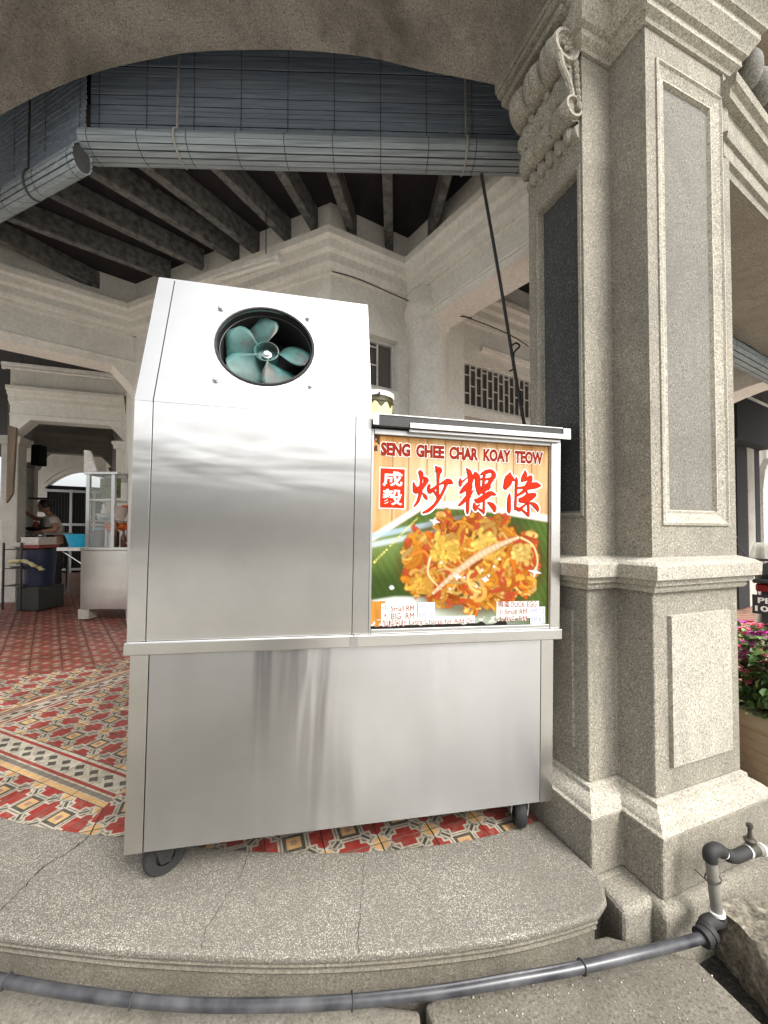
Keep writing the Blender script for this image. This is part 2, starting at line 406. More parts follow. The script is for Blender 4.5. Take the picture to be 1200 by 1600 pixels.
def tile_mesh(name, design, clip=(), base=0):
    m = M(); g_ = .5-.009
    def cl(p):
        p = hp(hp(hp(hp(p,(1,0),-g_),(-1,0),-g_),(0,1),-g_),(0,-1),-g_)
        for n_, c_ in clip:
            if len(p) < 3: return []
            p = hp(p, n_, c_)
        return p
    body = cl(sq(.5))
    if len(body) < 3: return None
    ar = abs(sum(body[i][0]*body[(i+1)%len(body)][1]-body[(i+1)%len(body)][0]*body[i][1] for i in range(len(body))))/2
    if ar < .03: return None
    m.cur = base; m.prism([(x*A_, y*A_) for x, y in body], -TT, 0)
    for slot, lay, poly in design:
        q = cl(poly)
        if len(q) < 3: continue
        m.cur = slot; b = len(m.v); m.v += [(x*A_, y*A_, .0003*lay) for x, y in q]
        A = sum(q[i][0]*q[(i+1)%len(q)][1]-q[(i+1)%len(q)][0]*q[i][1] for i in range(len(q)))
        ii = list(range(b, b+len(q))); m.f.append(tuple(ii if A > 0 else ii[::-1])); m.mi.append(slot)
    return m.mesh(name, TM)
shared = {n: tile_mesh(n, d, base=b) for n, d, b in (('patterned_tile', des_p, 0), ('diamond_tile', des_f, 5), ('border_tile', des_b, 0))}
DES = {'patterned_tile': (des_p, 0), 'diamond_tile': (des_f, 5), 'border_tile': (des_b, 0)}
Wf = wm(floor).inverted()
def lay_tile(kind, c, ax, clips=(), turn=0):
    """clips: world half-planes (n, c) keep n.p>=c"""
    d = Vector(ax).normalized(); e = Vector((-d.y, d.x)); cl_ = []; whole = True
    for _ in range(turn): d, e = e, -d
    for n_, k_ in clips:
        ln = ((n_[0]*d.x+n_[1]*d.y)*A_, (n_[0]*e.x+n_[1]*e.y)*A_); lc = k_ - (n_[0]*c[0]+n_[1]*c[1])
        r_ = (abs(ln[0])+abs(ln[1]))*.5
        if lc > r_: return None
        if lc > -r_: whole = False
        cl_.append((ln, lc))
    me = shared[kind] if whole else tile_mesh(kind, DES[kind][0], cl_, DES[kind][1])
    if me is None: return None
    o = bpy.data.objects.new(kind, me); COL.objects.link(o); o.parent = floor
    z = fz(c[0]) + rnd.uniform(-.0007,.0007)
    o.matrix_basis = Matrix.Translation((c[0], c[1], z)) @ Matrix.Rotation(math.atan(SL), 4, 'Y').inverted() @ Matrix.Rotation(math.atan2(d.y, d.x), 4, 'Z')
    return o
seamx = -1.205
cor = Vector((-1.205, 1.672))
inF = F(44,1057).xy; inF2 = F(194,1032).xy; bF = (inF2-inF).normalized(); nF = Vector((-bF.y, bF.x))    # far pattern beyond this line
if nF.dot(inF) < 0: nF = -nF
cF = nF.dot(inF)
b2 = round((F(100,1090).xy-cor).dot(E1)/A_)          # column of the second border
# left field, axes E1 (left) and E2 (away)
for i in range(-2, 26):
    for j in range(-4, 14):
        c = cor + E1*((i+.5)*A_) + E2*((j+.5)*A_)
        if c.y < 1.40 or c.x < -4.6 or c.y > 4.4 or c.x < -c.y*1.12-.5: continue
        cl_ = [((-1,0), -seamx), ((-nF.x,-nF.y), -cF)]
        if j == 0 and i < b2: lay_tile('border_tile', c, E1, cl_, 2)
        elif i == b2 and j >= 0: lay_tile('border_tile', c, E1, cl_, 1)
        else: lay_tile('patterned_tile', c, E1, cl_)
# right field, axes UU and VV, pinned to a medallion seen under the cart
med = F(672,1296).xy
i0 = round((cor-med).dot(VV)/A_)
for i in range(-16, 9):
    for j in range(-3, 8):
        c = med + UU*((i+.5)*A_) + VV*((j+.5)*A_)
        if c.y < 1.38 or c.y > 2.75 or c.x < seamx-.2 or c.x > 1.0: continue
        if (c-Vector((.80,1.5))).dot(UU) > -.06: continue
        if (c-cor).dot(VV) > 0 and c.x < -.75 and 0 <= (c-cor).dot(VV) < A_: lay_tile('border_tile', c, UU, [((1,0), seamx)])
        else: lay_tile('patterned_tile', c, UU, [((1,0), seamx)])
# far field with small diamonds
nfar = 0; rest = M()
for j in range(0, 30):
    for i in range(-16, 12):
        c = inF + bF*((i+.5)*A_) + nF*((j+.5)*A_)
        if c.y < 2.3 or c.x < -c.y*1.06-.25 or c.x > -c.y*.62: continue
        if nfar < 190: lay_tile('diamond_tile', c, bF); nfar += 1

# terrazzo step: curved front edge with rounded nosing and fillets
edge = [F(*q).xy for q in ((-60,1452),(0,1462),(110,1476),(220,1487),(425,1496),(600,1490),(775,1470),(880,1446),(935,1428))]
edge = [Vector((-2.4,1.62)), Vector((-1.75,1.29))] + edge
front = [Vector(p) for p in spline(edge, 5)]
back = [F(*q).xy for q in ((842,1281),(770,1303),(700,1317),(600,1328),(500,1332),(350,1326),(190,1307),(120,1300),(0,1275))]
back = [Vector(p) for p in spline(back + [Vector((-2.3,1.88)), Vector((-2.9,2.1))], 5)]
right = [F(*q).xy for q in ((948,1408),(944,1385),(928,1360))]
tp = front + right + back
tm = M(); tm.prism([(p.x,p.y) for p in tp], lambda x,y: fz(x)-.026, lambda x,y: fz(x)+.003)
step = tm.build('step', MT['terrazzo'], bevel=.011, segs=3); tag(step, kind='structure')
nos = M()
fp = [(p.x,p.y,fz(p.x)) for p in front]
nos.sweep([(-.30,-.30),(-.016,-.30),(-.016,-.060),(-.010,-.058),(-.006,-.052),(-.010,-.046),(-.013,-.044),(-.013,-.040),(-.004,-.036),(-.002,-.030),(-.006,-.026),(-.30,-.026)], fp)
tag(nos.build('step_riser', plaster('riser_cement', (.06,.054,.043), (.155,.14,.11), (.28,.26,.21), 150, stain=(.07,.06,.045), amount=.75), step, smooth=True, angle=40))
def crack(pts, w, par, z=.0042, name='crack'):
    pts = [F(*q) for q in pts]; pp = []
    for i in range(len(pts)-1):
        for k_ in range(6):
            t = k_/6; p = pts[i].lerp(pts[i+1], t); pp.append(p.xy + Vector((rnd.uniform(-1,1), rnd.uniform(-1,1)))*.005)
    pp.append(pts[-1].xy); m = M(); vs_ = []
    for i, p in enumerate(pp):
        d = (pp[min(i+1,len(pp)-1)]-pp[max(i-1,0)]).normalized(); n_ = Vector((-d.y,d.x))*w*rnd.uniform(.35,1.1)
        vs_ += [(p.x+n_.x,p.y+n_.y,fz(p.x)+z),(p.x-n_.x,p.y-n_.y,fz(p.x)+z)]
    m.add(vs_, [(2*i,2*i+1,2*i+3,2*i+2) for i in range(len(pp)-1)]); return m.build(name, MT['crack'], par, fix=False)
crack([(-10,1432),(40,1385),(70,1355),(108,1333),(138,1308)], .0032, step)
crack([(316,1484),(325,1450),(345,1415),(372,1375),(392,1330)], .0012, step)
crack([(560,1493),(562,1445),(566,1395),(568,1332)], .001, step)

# street-level slab and lower ground in front of the step
sl = M(); zS = -.128
q = [Zp(*t) .xy for t in ((668,1572,zS),(760,1545,zS),(860,1518,zS),(962,1487,zS),(1085,1497,zS),(1192,1600,zS),(1330,1760,zS),(700,1760,zS),(690,1640,zS))]
q[0] = Zp(664,1570,zS).xy; q = [q[0], Vector((q[1].x,q[1].y+.06)), Vector((q[2].x,q[2].y+.06)), Vector((q[3].x,q[3].y+.05))] + q[4:]
sl.prism([(p.x,p.y) for p in q], -.29, zS)
tag(sl.build('pavement_slab', plaster('slab_concrete', (.05,.045,.036), (.165,.15,.12), (.28,.26,.215), 110, stain=(.06,.05,.038), amount=.75, streak=False), bevel=.008), kind='structure')
lg = M(); lg.prism([(-3.5,-2.6),(Zp(655,1570,-.15).x,-2.6),(Zp(655,1570,-.15).x,1.12),(-.3,1.16),(-1.2,1.25),(-2.2,1.75),(-3.5,2.3)], -.295, -.150)
tag(lg.build('pavement', plaster('pavement_cement', (.11,.10,.08), (.22,.20,.165), (.32,.30,.25), 110, stain=(.08,.07,.05), amount=.7, streak=False), bevel=.01), kind='structure')
# rubble drain edge on the right
dr = M()
def rough_block(m, c, hx, hy, hz, n=7, amp=.02):
    b = bmesh.new(); bmesh.ops.create_cube(b, size=2); bmesh.ops.subdivide_edges(b, edges=b.edges, cuts=n, use_grid_fill=True)
    for v in b.verts:
        q_ = Vector((v.co.x*hx, v.co.y*hy, v.co.z*hz)); rr = (v.co.x**4+v.co.y**4+v.co.z**4)**.25
        q_ *= 1-.10*(rr-1); q_ += Vector((rnd.gauss(0,1), rnd.gauss(0,1), rnd.gauss(0,1)))*amp*.35
        v.co = q_ + Vector(c)
    b.verts.index_update(); m.add([v.co.copy() for v in b.verts], [tuple(v.index for v in f.verts) for f in b.faces]); b.free()
rough_block(dr, (1.55,1.19,-.285), .38,.20,.19, 10, .026)
rough_block(dr, (2.36,1.32,-.27), .40,.35,.17, 9, .022)
tag(dr.build('drain_edge', MT['wet_stone'], smooth=True, angle=60), kind='structure')
dt = M(); rough_block(dt, (1.05,1.02,-.31), .5,.45,.03, 9, .012); tag(dt.build('drain_bed', plaster('drain_silt_shade',(.006,.005,.004),(.022,.019,.015),(.10,.09,.07),40,stain=(.006,.005,.004),amount=.9,bump=1.0,streak=False), smooth=True), kind='structure')  # wet bed, coloured near-black for the shade of the deep gap
pv = M(); pv.prism([(1.5,1.62),(1.62,1.5),(3.2,1.9),(8,4.2),(8,5.4),(2.2,1.98)], -.3, -.06)
tag(pv.build('side_pavement', MT['concrete']), kind='structure')

# ================================================================== CORNER COLUMN
S0 = Vector((.802,1.52)); N0 = Vector((.945,1.573)); C1 = Vector((.998,1.43)); E0 = C1+UU*.506
R0 = S0+VV*.31; B0 = E0+VV*.47; B1 = R0+UU*.61
outl = [R0,S0,N0,C1,E0,B0,B1]
def xy(l): return [(p[0],p[1]) for p in l]
colm = thing('corner_column', 'tall grey granite-plaster column with panelled faces at the street corner', 'column', (1.05,1.75,-.05))
# lower course and plinth
cm = M(); cm.sweep([(-.1,-.35),(.10,-.35),(.10,-.075),(.085,-.055),(-.1,-.055)], xy(outl), True); cm.build('lower_course', MT['plaster'], colm, bevel=.012)
cm = M(); cm.sweep([(-.1,-.055),(.072,-.055),(.072,.150),(-.1,.150)], xy(outl), True); cm.build('plinth', MT['plaster'], colm, bevel=.008)
cm = M(); cm.sweep([(-.1,.150),(.076,.150),(.078,.160),(.066,.166),(.062,.176),(.045,.190),(.030,.200),(.016,.206),(.014,.222),(0,.228),(-.1,.228)], xy(outl), True)
cm.build('base_moulding', MT['plaster_lite'], colm, smooth=True, angle=30)
cm = M(); cm.prism(xy(outl), .228, .990); cm.build('pedestal', MT['plaster'], colm, bevel=.006)
cm = M(); cm.sweep([(-.1,.985),(.016,.985),(.022,.996),(.020,1.008),(.036,1.012),(.038,1.030),(.056,1.036),(.058,1.085),(.040,1.100),(.022,1.106),(0,1.114),(-.1,1.114)], xy(outl), True)
cm.build('ledge_moulding', MT['plaster_lite'], colm, smooth=True, angle=30)
D_ = .026
inner = [R0+UU*D_, S0+UU*D_, N0, C1+VV*D_, E0+VV*D_, B0, B1]
cm = M(); cm.prism(xy(inner), 1.10, 3.16); cm.build('shaft', MT['plaster'], colm)
def panelled(o, d, L, z0, z1, rect, fw, mat_panel, depth=D_):
    """face o->o+dL, outward on the right of travel; a recessed panel with a moulded frame"""
    n_ = Vector((-d.y,d.x)); x0,x1,p0,p1 = rect
    def pt(x, z, w): q_ = o+d*x+n_*w; return (q_.x,q_.y,z)
    m = M()
    for a,b,c,e in ((0,x0,z0,z1),(x1,L,z0,z1),(x0,x1,z0,p0),(x0,x1,p1,z1)): m.pbox(o+d*a, d, b-a, 0, depth, c, e)
    m.build('face', MT['plaster'], colm)
    fr = M(); rings = []
    for inset, w in ((0,-.006),(.010,-.009),(.016,-.002),(fw*.75,.010),(fw*.9,.008),(fw,depth-.004)):
        rings.append([pt(x0+inset,p0+inset,w),pt(x1-inset,p0+inset,w),pt(x1-inset,p1-inset,w),pt(x0+inset,p1-inset,w)])
    rings.insert(0, [pt(x0,p0,.01),pt(x1,p0,.01),pt(x1,p1,.01),pt(x0,p1,.01)])
    fr.add([p for r_ in rings for p in r_], [(i*4+k_,i*4+(k_+1)%4,(i+1)*4+(k_+1)%4,(i+1)*4+k_) for i in range(len(rings)-1) for k_ in range(4)])
    fr.build('panel_frame', MT['plaster_lite'] if mat_panel is not MT['plaster_black'] else MT['plaster'], colm, fix=False)
    pn = M(); pn.add([pt(x0+fw-.003,p0+fw-.003,depth-.005),pt(x1-fw+.003,p0+fw-.003,depth-.005),pt(x1-fw+.003,p1-fw+.003,depth-.005),pt(x0+fw-.003,p1-fw+.003,depth-.005)], [(0,1,2,3)])
    pn.build('panel', mat_panel, colm, fix=False)
panelled(C1, UU, .506, 1.10, 3.16, (.055,.455,1.235,3.045), .062, MT['plaster_grey'])
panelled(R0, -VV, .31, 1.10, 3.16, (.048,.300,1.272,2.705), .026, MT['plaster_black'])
def raised(o, d, rect, h, mat):
    n_ = Vector((d.y,-d.x)); x0,x1,p0,p1 = rect
    def pt(x,z,w): q_ = o+d*x+n_*w; return (q_.x,q_.y,z)
    m = M(); rr = [(0,-.002),(.001,h),(.5,h*1.25)]
    a = [pt(x0,p0,-.004),pt(x1,p0,-.004),pt(x1,p1,-.004),pt(x0,p1,-.004), pt(x0+.003,p0+.003,h),pt(x1-.003,p0+.003,h),pt(x1-.003,p1-.003,h),pt(x0+.003,p1-.003,h)]
    m.add(a, [(0,1,5,4),(1,2,6,5),(2,3,7,6),(3,0,4,7),(4,5,6,7)]); m.build('raised_panel', mat, colm, fix=False)
raised(C1, UU, (.076,.435,.330,.895), .014, MT['plaster_lite'])
raised(R0, -VV, (.045,.245,.334,.892), .012, MT['plaster'])
cap = [(-.1,3.15),(.010,3.15),(.014,3.165),(.034,3.180),(.034,3.208),(.050,3.214),(.054,3.226),(.078,3.262),(.078,3.290),(.094,3.296),(.098,3.312),(.128,3.350),(.128,3.384),(.150,3.392),(.150,3.436),(.10,3.45),(-.1,3.45)]
cm = M(); cm.sweep(cap, xy([S0+VV*.02,S0,N0,C1,E0,B0,B1])); cm.build('capital', MT['plaster_lite'], colm, smooth=True, angle=25)
cm = M(); cm.prism(xy(outl), 3.16, 4.9); cm.build('upper_shaft', MT['plaster_dark'], colm)
# impost slab over the left face
cm = M(); o_ = S0-VV*.012
cm.pbox(o_, VV, .372, -.02, .118, 3.268, 3.300); cm.pbox(o_-VV*.01, VV, .385, -.02, .140, 3.300, 3.322); cm.pbox(o_-VV*.016, VV, .395, -.02, .150, 3.322, 3.40)
cm.build('impost', MT['plaster'], colm, bevel=.006)
# carved console bracket under the impost
def bracket():
    prof = [(0,3.268),(.07,3.268)]
    for a in range(70,-120,-19): prof.append((.070+.070*math.cos(R(a)), 3.165+.074*math.sin(R(a))))
    prof += [(.062,3.085),(.072,3.055),(.072,3.02),(.064,2.99)]
    for a in range(60,-140,-22): prof.append((.034+.046*math.cos(R(a)), 2.925+.05*math.sin(R(a))))
    prof += [(.010,2.87),(.026,2.86),(.028,2.835),(.012,2.815),(0,2.80)]
    steps = 72; m = M(); vs_ = []; w = .285
    for i in range(steps+1):
        s_ = i/steps; fr_ = (s_*3)%1; lobe = abs(math.sin(math.pi*3*s_))**.40*(1-.16*math.exp(-((fr_-.5)/.07)**2)) if 0 < s_ < 1 else .0
        sc_ = .74+.30*lobe; drop = -.008*(1-lobe)
        for x, z in prof:
            mid = math.exp(-((z-3.04)/.035)**2)
            q_ = S0-UU*(x*(sc_ if mid < .3 else 1.0)) + VV*(.012+w*s_); vs_.append((q_.x,q_.y,z+(drop if x > .04 else 0)))
    n = len(prof)
    m.add(vs_, [(i*n+k_,i*n+k_+1,(i+1)*n+k_+1,(i+1)*n+k_) for i in range(steps) for k_ in range(n-1)] + [tuple(range(n)), tuple(range((steps+1)*n-1,steps*n-1,-1))])
    b_ = m.build('bracket', MT['plaster_dark'] if 0 else MT['plaster'], colm, smooth=True, angle=50)
    # scroll ends on the near side, rosette, beads between the lobes
    def cyl(x, z, r, name, par):
        mm = M(); c = S0-UU*x+VV*.014; mm.lathe([(0,.0),(r*.55,.0),(r*.6,.004),(r*.72,.004),(r*.78,.014),(r*.95,.014),(r,.006),(r,-.02)], (c.x,c.y,z), (-VV.x,-VV.y,0), 24)
        return mm.build(name, MT['plaster_lite'], par, smooth=True, angle=40)
    v1 = cyl(.070,3.165,.066,'scroll',b_); cyl(.036,2.925,.044,'scroll',b_)
    mm = M()
    for k_ in range(5):
        a = R(72*k_); c = S0-UU*(.070+.018*math.cos(a))+VV*.008; mm.blob((c.x,c.y,3.165+.018*math.sin(a)), .011, 8, 5)
    c = S0-UU*.070+VV*.006; mm.blob((c.x,c.y,3.165), .010, 8, 5)
    mm.build('rosette', MT['plaster'], b_, smooth=True)
    mm = M()
    for t_ in (.107,.202):
        c = S0-UU*.074+VV*t_; mm.blob((c.x,c.y,3.062), (.014,.014,.018), 8, 6)
    for t_ in (.06,.155,.25):
        for dz, dt_, rr in ((3.05,.0,.020),(3.018,.020,.014),(3.018,-.020,.014),(2.99,0,.012)):
            c = S0-UU*.062+VV*(t_+dt_); mm.blob((c.x,c.y,dz), (rr,rr,rr*1.2), 8, 6)
    # leaf tail
    for t_ in (.05,.10,.15,.20,.25):
        c = S0-UU*.02+VV*t_; mm.blob((c.x,c.y,2.85), (.022,.022,.04), 8, 6)
    mm.build('carved_leaf', MT['plaster'], b_, smooth=True)
    mm = M(); pts = [(.118,3.12),(.10,3.07),(.07,3.03),(.055,2.99),(.050,2.96)]
    mm.tube([((S0-UU*(x-.012)+VV*.012).x,(S0-UU*(x-.012)+VV*.012).y,z) for x,z in pts], [.013,.012,.011,.011,.012], 8); mm.build('scroll_stem', MT['plaster_lite'], b_, smooth=True)
    mm = M()
    for k_ in range(7):
        c = S0-UU*(.026-.002*k_)+VV*.006; mm.blob((c.x,c.y,3.10-.028*k_), (.014,.014,.018), 8, 5)
    mm.build('carved_leaf', MT['plaster'], b_, smooth=True)
bracket()
cm = M()
for k_ in range(4):
    c = S0-UU*.04-VV*(-.02+.0*k_)+VV*.06*k_; cm.blob((c.x,c.y,3.235), (.03,.03,.025), 8, 6)
cm.build('carved_leaf', MT['plaster'], colm, smooth=True)
# squared stone beside the plinth, at the end of the step
sb = M(); c0 = F(938,1370,-.0).xy; a0 = [Zp(*t).xy for t in ((928,1372,-.06),(985,1348,-.06),(1030,1402,-.06),(975,1428,-.06))]
sb.prism(xy(a0), -.30, -.06)
tag(sb.build('kerb_stone', MT['plaster'], bevel=.022, segs=3), 'low grey kerb stone wedged between the curved step and the column plinth', 'kerb stone')

# ================================================================== ARCH OVER THE CORNER
Aa = Vector((.545,1.82)); Ad = (Vector((-2.0,2.0))-Aa).normalized(); An = Vector((Ad.y,-Ad.x))
if An.y > 0: An = -An                                # towards the street
def on_arch(px, py):
    d = ray(px, py); nn = An; t = Aa.dot(nn)/(d[0]*nn.x+d[1]*nn.y); w = _C+d*t
    return (Vector((w[0],w[1]))-Aa).dot(Ad), w[2]
ap = [on_arch(*t) for t in ((775,133),(662,110),(565,88),(446,78),(307,81),(240,92),(154,112),(71,144),(0,180))]
crv = [(-.22,ap[0][1]-.09)] + ap + [(ap[-1][0]+.35, ap[-1][1]-.16),(ap[-1][0]+.7, ap[-1][1]-.45),(ap[-1][0]+.85, 2.35)]
crv = [tuple(t) for t in spline(crv, 6)]
arch = thing('street_arch', 'wide mottled granite-plaster arch spanning over the stall cart', 'arch', (-.7,1.7,3.4))
am = M(); sN = len(crv); vs_ = []; zt = 4.9; dep = .36
for w in (0.0, dep):
    for s_, z in crv:
        q_ = Aa+Ad*s_+An*w; vs_.append((q_.x,q_.y,z))
    for s_, z in crv:
        q_ = Aa+Ad*s_+An*w; vs_.append((q_.x,q_.y,zt))
fs = []
for i in range(sN-1):
    fs += [(i,i+1,sN+i+1,sN+i),(2*sN+i,3*sN+i,3*sN+i+1,2*sN+i+1),(i,2*sN+i,2*sN+i+1,i+1),(sN+i,sN+i+1,3*sN+i+1,3*sN+i)]
fs += [(0,sN,3*sN,2*sN),(sN-1,3*sN-1,4*sN-1,2*sN-1)]
am.add(vs_, fs); am.build('arch_ring', MT['plaster_dark'], arch, smooth=True, angle=30)
pm = M(); q_ = Aa+Ad*(crv[-1][0]+.02); pm.pbox(q_, Ad, .55, -.02, .46, -.3, 4.9) if (Vector((-Ad.y,Ad.x))-An).length < .1 else pm.pbox(q_, Ad, .55, -.46, .02, -.3, 4.9)
pm.build('pier', MT['plaster'], arch)

# ================================================================== CEILING, JOISTS
CZ = 3.84
cl = M()
cpoly = [(-14,9.5),(-4.2,3.25),(-1.72,2.27),(.9,2.33),(1.4,2.0),(9,6.3),(7,11),(-1,15),(-12,17)]
cl.prism(cpoly, CZ, CZ+.2)
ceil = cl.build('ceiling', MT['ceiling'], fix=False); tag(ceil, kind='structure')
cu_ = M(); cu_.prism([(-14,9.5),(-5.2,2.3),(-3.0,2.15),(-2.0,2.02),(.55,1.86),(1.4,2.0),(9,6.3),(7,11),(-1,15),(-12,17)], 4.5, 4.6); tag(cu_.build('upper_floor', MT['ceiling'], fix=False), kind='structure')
JZ = 3.66
jp = [((210,251),(390,388)),((326,255),(442,369)),((146,274),(354,399)),((94,313),(296,411)),((37,352),(244,430)),((430,258),(490,358)),((515,263),(550,367)),((605,268),(608,392)),((700,276),(667,402)),((0,379),(150,452)),((-40,420),(60,470)),((795,290),(715,420))]
for a, b in jp:
    p0 = Zp(*a, JZ).xy; p1 = Zp(*b, JZ).xy; d = (p0-p1).normalized(); L = (p0-p1).length+1.2
    while L > .3 and ((p1+d*(L-.12)).y < 2.30 or ((p1+d*(L-.12))-Vector((-1.63,2.10))).dot(Vector((.374,.927))) < .13): L -= .03
    L = min(L, 2.4); wv = rnd.uniform(.030,.036)
    jm = M(); jm.pbox(p1-d*.12, d, L, -wv, wv, JZ, CZ-.002); jm.build('joist', MT['joist'], ceil, bevel=.008)
for k_ in range(9):                                   # boards between the joists, laid across
    pass

# ================================================================== BAMBOO BLINDS
def blind(name, label, p0, p1, zr, ztop, rw, rh, n_flat, n_roll, cords, back, split):
    p0 = Vector(p0); p1 = Vector(p1); d = (p1-p0).normalized(); L = (p1-p0).length; n_ = Vector((d.y,-d.x))
    if n_.dot(-(p0+p1)) < 0: n_ = -n_               # towards the street
    root = thing(name, label, 'blind', (p0.x,p0.y,zr), group='rolled bamboo blinds')
    W3 = lambda s_, w, z: Vector((p0.x+d.x*s_+n_.x*w, p0.y+d.y*s_+n_.y*w, z))
    for k_ in range(n_flat):
        z = zr+rh*.55+(ztop-zr-rh*.55)*(k_+.5)/n_flat+rnd.uniform(-.0025,.0025); hh = (ztop-zr-rh*.55)/n_flat*.315
        m = M(); m.obox(W3(L/2,-.015+rnd.uniform(-.002,.002),z), (d.x*L/2,d.y*L/2,0), (n_.x*.002,n_.y*.002,0), (n_.x*.002,n_.y*.002,hh)); m.build('slat', MT['blind'], root)
    for k_ in range(n_roll):
        a = 2*math.pi*k_/n_roll; c = W3(L/2, rw*math.cos(a)*.5, zr+rh*.5*math.sin(a)); tx = -math.sin(a)*rw; tz = math.cos(a)*rh; tl = math.hypot(tx,tz)
        seg = math.pi*(rw+rh)/2/n_roll*.425
        m = M(); m.obox(c, (d.x*L/2,d.y*L/2,0), (n_.x*tx/tl*seg,n_.y*tx/tl*seg,tz/tl*seg), (n_.x*math.cos(a)*.003,n_.y*math.cos(a)*.003,math.sin(a)*.003)); m.build('rolled_slat', MT['blind_roll'], root)
    m = M(); m.tube([W3(.012,0,zr),W3(L-.012,0,zr)], 1, 14)
    b = len(m.v)
    m.v = [tuple(Vector((p0.x,p0.y,zr)) + Vector((d.x,d.y,0))*((Vector(v)-Vector((p0.x,p0.y,zr))).xy.dot(d)) + Vector((n_.x,n_.y,0))*((Vector(v)-Vector((p0.x,p0.y,zr))).xy.dot(n_))*rw*.46 + Vector((0,0,1))*(v[2]-zr)*rh*.46) for v in m.v]
    m.build('roll_core', MT['twine'], root)
    m = M()
    for k_ in range(split+1):
        s_ = .05+(L-.1)*k_/split
        m.tube([W3(s_,-.012,ztop),W3(s_,-.012,zr+rh*.6)], .0022, 5)
        pts = [W3(s_, rw*.5*math.cos(t_)*1.03, zr+rh*.5*math.sin(t_)*1.03) for t_ in np.linspace(1.9,-2.2,14)]
        m.tube(pts, .0032, 5)
    tag(m.build('binding_twine', MT['twine'], root), kind='stuff')
    for s_, dk in cords:
        pts = [W3(s_,.03,ztop)]+[W3(s_+.0*t_, rw*.5*math.cos(t_)*1.12+.004, zr+rh*.5*math.sin(t_)*1.08) for t_ in np.linspace(1.0,-2.4,12)]
        m = M(); m.tube(pts, .006, 6); m.build('cord', MT['twine'] if dk else MT['rope'], root, smooth=True)
    return root
m0 = P(138,222,2.16); m1 = P(823,256,2.225); zr_ = (m0.z+m1.z)/2
blind('bamboo_blind', 'long grey slatted blind, half rolled up, hanging straight behind the arch', m0.xy, m1.xy, zr_, 4.35, .17, .135, 30, 16, [(.53,0),(2.17,0)], 0, 9)
l0 = P(129,228,2.10).xy; l1 = l0+Vector((-.927,.374))*2.4
blind('bamboo_blind', 'darker slatted blind, half rolled up, running off to the upper left', l0, l1, 3.30, 4.35, .10, .165, 29, 16, [(.45,1)], 0, 7)

# ================================================================== SHOP WALLS AND PILLARS BEHIND
K_ = Vector((-.425,3.0)); d60 = dirv(60); PL = Vector((-2.63,4.0)); dL = (PL-K_).normalized()
def s_at(o, d, px):
    r_ = ray(px,750); dx = r_[0]; return (dx*o.y-o.x)/(d.x-dx*d.y)
def wall_open(m, o, d, L, w0, w1, z0, z1, ops):
    """ops: (s0,s1,za,zb) sorted, not overlapping in s"""
    s = 0
    for a,b,c,e in ops:
        m.pbox(o+d*s, d, a-s, w0, w1, z0, z1)
        if c > z0: m.pbox(o+d*a, d, b-a, w0, w1, z0, c)
        if e < z1: m.pbox(o+d*a, d, b-a, w0, w1, e, z1)
        s = b
    m.pbox(o+d*s, d, L-s, w0, w1, z0, z1)
def grille(par, o, d, s0, s1, z0, z1, nb, w, mat):
    W3 = lambda s_, w_, z: (o.x+d.x*s_-d.y*w_, o.y+d.y*s_+d.x*w_, z)
    fr = M(); t = .022
    for a,b,c,e in ((s0,s1,z0,z0+t*1.6),(s0,s1,z1-t,z1),(s0,s0+t,z0+t*1.6,z1-t),(s1-t,s1,z0+t*1.6,z1-t)): fr.pbox(o+d*a, d, b-a, w, w+.03, c, e)
    f = fr.build('window_frame', mat, par)
    for i in range(1,nb):
        s_ = s0+(s1-s0)*i/nb; m = M(); m.pbox(o+d*(s_-.007), d, .014, w+.008, w+.02, z0+t*1.6, z1-t); m.build('bar', mat, f)
        for zz in ((.33,.72) if i % 2 else (.5,.86)):
            z = z0+(z1-z0)*zz; m = M(); m.pbox(o+d*(s_+.006-(s1-s0)/nb), d, (s1-s0)/nb-.012, w+.009, w+.019, z-.005, z+.005); m.build('bar', mat, f)
    m = M(); m.pbox(o+d*(s0+t), d, s1-s0-2*t, w+.035, w+.040, z0+t*1.6, z1-t); m.build('pane', MT['pane'], f)
cornice = [(-.05,3.27),(.022,3.27),(.024,3.300),(.040,3.306),(.055,3.335),(.056,3.40),(.085,3.42),(.100,3.47),(.128,3.49),(.130,3.545),(-.05,3.56)]
swall = thing('shop_wall', 'cream limewashed shop wall with grilled windows, kinked behind the cart', 'wall', (K_.x,K_.y,0))
sL0, sL1 = s_at(K_,d60,538), s_at(K_,d60,623); sR0, sR1 = s_at(K_,d60,713), s_at(K_,d60,845)
m = M(); wall_open(m, K_, d60, 12, .0, .22, -.15, CZ, [(sL0,sL1,2.44,2.88),(sR0,sR1+.15,-.15,2.93)]); m.build('wall', MT['lime'], swall)
m = M(); wall_open(m, K_-dL*0+dL*2.42, -dL, 2.42, .0, .22, -.15, CZ, []) ; m.build('wall', MT['lime'], swall)
m = M(); m.sweep(cornice, [(PL.x,PL.y),(K_.x,K_.y),((K_+d60*12).x,(K_+d60*12).y)]); m.build('cornice', MT['lime'], swall, smooth=True, angle=25)
m = M(); m.sweep([(-.02,3.02),(.03,3.02),(.045,3.06),(.03,3.075),(-.02,3.075)], [((K_+d60*(sR1-.9)).x,(K_+d60*(sR1-.9)).y),((K_+d60*6).x,(K_+d60*6).y)]); m.build('moulding', MT['lime'], swall, smooth=True, angle=25)
grille(swall, K_, d60, sL0+.005, sL1-.005, 2.445, 2.875, 3, .06, MT['white_paint'])
grille(swall, K_, d60, sR0+.005, sR1+.145, 2.46, 2.925, 17, .06, MT['white_paint'])
